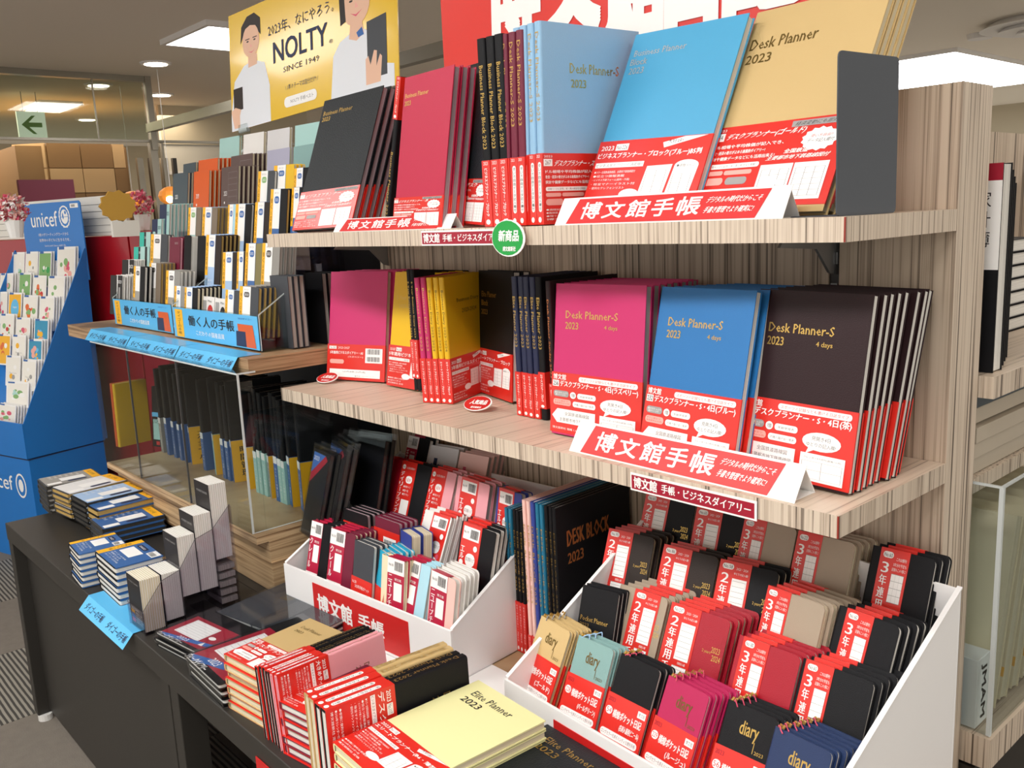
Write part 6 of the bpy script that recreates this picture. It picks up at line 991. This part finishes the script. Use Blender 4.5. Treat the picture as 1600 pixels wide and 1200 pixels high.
# small things on top
def blob(name, label, cat, p, r_, n, cols, petals=None, seed=1, pot=True):
    r = empty(name, p); tag(r, label, cat); rr = random.Random(seed)
    for ci, c_ in enumerate(cols):
        q = MB()
        for k in range(n):
            a = rr.uniform(0, 6.28); b_ = rr.uniform(-.9, 1.4); d = r_ * rr.uniform(.5, 1); c0 = Vector((math.cos(a) * math.cos(b_) * d * .8, math.sin(a) * math.cos(b_) * d, math.sin(b_) * d + r_)); s_ = r_ * .17
            t = Vector((rr.uniform(-1, 1), rr.uniform(-1, 1), rr.uniform(-1, 1))).normalized(); u = t.orthogonal().normalized(); w2 = t.cross(u)
            q.add([c0 + u * s_, c0 + w2 * s_ * .8 + t * s_ * .3, c0 - u * s_, c0 - w2 * s_ * .8 + t * s_ * .3], [(0, 1, 2, 3)])
        o = q.build('petals', c_, r); o['kind'] = 'stuff'
    if pot: q = MB(); q.cyl((0, 0, -r_ * .8), (0, 0, r_ * .3), r_ * .4, r_ * .6, 12); q.build('basket', 'print_white', r)
    return r
for k in range(1): pass
fb = blob('flower_ornament', 'pink paper flower ornament in a white basket beside the blue header', 'flowers', (-3.2,0.0418,0.3636), .055, 120, ['print_rose', 'print_pink', 'print_white'], seed=3)
fb2 = blob('flower_ornament', 'pink tissue paper flower right of the white board', 'flowers', (UO[0] + .22 * math.cos(UY) - .49 * math.sin(UY), UO[1] + .22 * math.sin(UY) + .49 * math.cos(UY), .327 + .0445), .055, 90, ['print_rose', 'cover_pink'], seed=4)
yb = empty('paper_ornament', (-3.15,0.3904,0.3655)); tag(yb, 'yellow scalloped paper ornament on the red fixture', 'ornament'); q = MB(); n = 22
q.prism([(0, .07 * math.cos(a * 2 * math.pi / n) * (1 if a % 2 else .86), .055 + .06 * math.sin(a * 2 * math.pi / n) * (1 if a % 2 else .86)) for a in range(n)], (.012, 0, 0)); q.build('scalloped_disc', 'cover_ochre', yb) if 'cover_ochre' in MATS else (mat('cover_ochre', '#c99a3c', .6, .4, 60), q.build('scalloped_disc', 'cover_ochre', yb))
q = MB(); q.box((-.01, -.03, -.06), (.012, .07, .0)); q.build('base', 'card_paper', yb)
# red lettered board on the counter behind the glass
q = MB(); P = (-7.2,1.061,0.6559); P2 = (-7.2,1.451,0.7229); q.box((-7.2, P[1], FLOOR), (-7.15, P2[1], P2[2] + .02)); tag(q.build('counter_board', 'cover_wine'), 'dark red board on the counter far behind the card stand', 'sign')
# ================================================================== run of shelves beyond the right end panel
RX = .018
ru = empty('shelving_unit', (-.2, .8, FLOOR)); ru['label'] = 'shelving run seen past the right end panel of the front unit'; ru['category'] = 'shelf'
def rbox(name, a, b, m, faces=None): q = MB(); q.box((a[0] + .2, a[1] - .8, a[2] - FLOOR), (b[0] + .2, b[1] - .8, b[2] - FLOOR), faces=faces); return q.build(name, m, ru)
rbox('shelf', (-.28, .347, .095 - .028), (RX, 2.6, .095), ['zebra_vertical', 'zebra_deep'], faces=[1, 1, 0, 0, 0, 0]); rbox('shelf', (-.28, .347, -.44), (RX + .02, 2.6, -.395), ['zebra_vertical', 'zebra_deep'], faces=[1, 1, 0, 0, 0, 0])
rbox('base', (-.28, .347, FLOOR), (RX, 2.6, -.445), 'table_black'); rbox('back_panel', (-.30, .347, FLOOR), (-.281, 2.6, .44), 'zebra_panel')
def rbook(name, label, y, z, t, h_, cov, n, short, where, pg='page_white', lay=None, x=RX - .02, w_=.15, lean=0, **kw):
    l = math.radians(lean); ex = (-1, 0, 0); up = (0, math.sin(l), math.cos(l))
    row(n, t + .001, name, label, 'book', (x, y, z) + ex + up + (w_, h_), t, cov, short, where, pages=pg, **kw)
SPN = [('r', 0, .52, 1, .48, 'print_white'), ('r', 0, .93, 1, .07, 'print_maroon'), ('t', '家計簿', .3, .72, .4, .15, 'print_black', 'v')]
for k in range(4):
    p = (RX - .012 - .01 * k, .372 + .034 * k, .0955, -1, 0, 0, 0, 0, 1, .15, .262 - .008 * k)
    # spine faces the aisle on +x; front cover faces the viewer
    book('tall_book', 'tall black and white banded book past the end panel, %s from the panel' % ['first', 'second', 'third', 'fourth'][k], 'book', (p[0] - .15,) + p[1:3] + (1, 0, 0, 0, 0, 1, .15, p[10]), .03, 'cover_black', 'page_white', c=.002,
         title=[('r', 0, .5, 1, .5, 'print_white'), ('r', 0, .92, 1, .08, 'print_maroon'), ('t', '家計簿', .80, .60, .12, .28, 'print_black', 'v')], group='tall banded books past the end panel')
for k in range(8):
    book('bound_notebook', 'black bound notebook lying in the stack past the end panel, %s from the top' % (['first'] + ORD)[max(0, 8 - k) if 8 - k > 0 else 0].replace('first', 'first') if 0 else 'black bound notebook lying in the stack past the end panel, %s from the bottom' % (['first'] + ORD[1:])[k], 'notebook', (RX - .13, .72 + .002 * (k % 2), .0955 + .0215 * k, 1, 0, 0, 0, 1, 0, .12, .18)[:3] + (0, 1, 0, -1, 0, 0) + (.14, .12), .02, 'cover_black', 'page_white', r=.006, group='black bound notebooks past the end panel')
# grey and white boxes below
mat('box_beige', '#b5a997', .6)
for k in range(5):
    q = MB(); q.box((0, 0, 0), (.22, .34, 0.021 if k < 4 else .022)); o = q.build('flat_box', 'box_beige' if k < 4 else 'cover_slate', None, .001); o.location = (-.24 + .004 * (k % 3), .38, -.0488 + .0232 * k)
    tag(o, 'flat cream box in the pile past the end panel, %s from the bottom' % (['first'] + ORD[1:])[k] if k < 4 else 'grey flat box topping the cream pile past the end panel', 'box', 'flat boxes past the end panel')
pf = MB(); pf.box((-.275, .358, -.07), (RX - .03, 1.2, -.05)); o = pf.build('support_shelf', 'zebra_vertical', None); o.parent = ru; o.matrix_parent_inverse = Matrix.Translation((.2, -.8, -FLOOR))
# clear guard and leaning books at the lower right
cg = empty('clear_guard', (RX + .016, .352, -.394)); tag(cg, 'thick clear acrylic guard at the lower right edge of the picture', 'guard')
def cgp(n, a, b, m='acrylic'): q = MB(); q.box(a, b); q.build(n, m, cg)
cgp('front_panel', (-.004, 0, .001), (0, 1.0, .345)); cgp('end_panel', (-.16, 0, .001), (-.005, .004, .345)); cgp('panel_edge', (-.0045, -.001, .001), (.001, .0045, .346), 'acrylic_edge'); cgp('panel_edge', (-.16, -.0005, .3455), (.0, .0045, .348), 'acrylic_edge'); cgp('panel_edge', (-.004, .005, .3455), (0, 1.0, .348), 'acrylic_edge')
for k in range(7):
    l = math.radians(14); y = .402 + .042 * k
    book('hardback_book', 'cream hardback leaning behind the clear guard, %s from the end panel' % (['first'] + ORD[1:])[k], 'book', (RX - .165, y, -.386, 1, 0, 0, 0, math.sin(l), math.cos(l), .16, .275), .028, 'cover_cream', 'page_cream', c=.002, title=[('r', 0, .12, 1, .05, 'print_yellow'), ('bar', .2, .0, .4, .1, 'print_black')], group='cream hardbacks behind the clear guard')
jm = MB(); jm.box((0, 0, 0), (.05, .042, .10)); o = jm.build('white_carton', 'print_white', None, .001); o.location = (RX - .055, .358, -.394); tag(o, 'small white carton with black letters behind the clear guard', 'box')
pr = print_obj('lettering', [('t', 'JMAM', .25, .1, .5, .8, 'print_black', 'd', .01)], .036, .10, o, y=0); pr.rotation_euler = (0, 0, math.radians(90)); pr.location = (.0505, .003, 0)
# merchandise board further back
q = MB(); q.box((-.27, 1.3, .0965), (RX - .02, 1.32, .40)); o = q.build('catalogue_board', 'cover_pearl'); tag(o, 'pale printed board standing far along the right shelving run', 'sign')
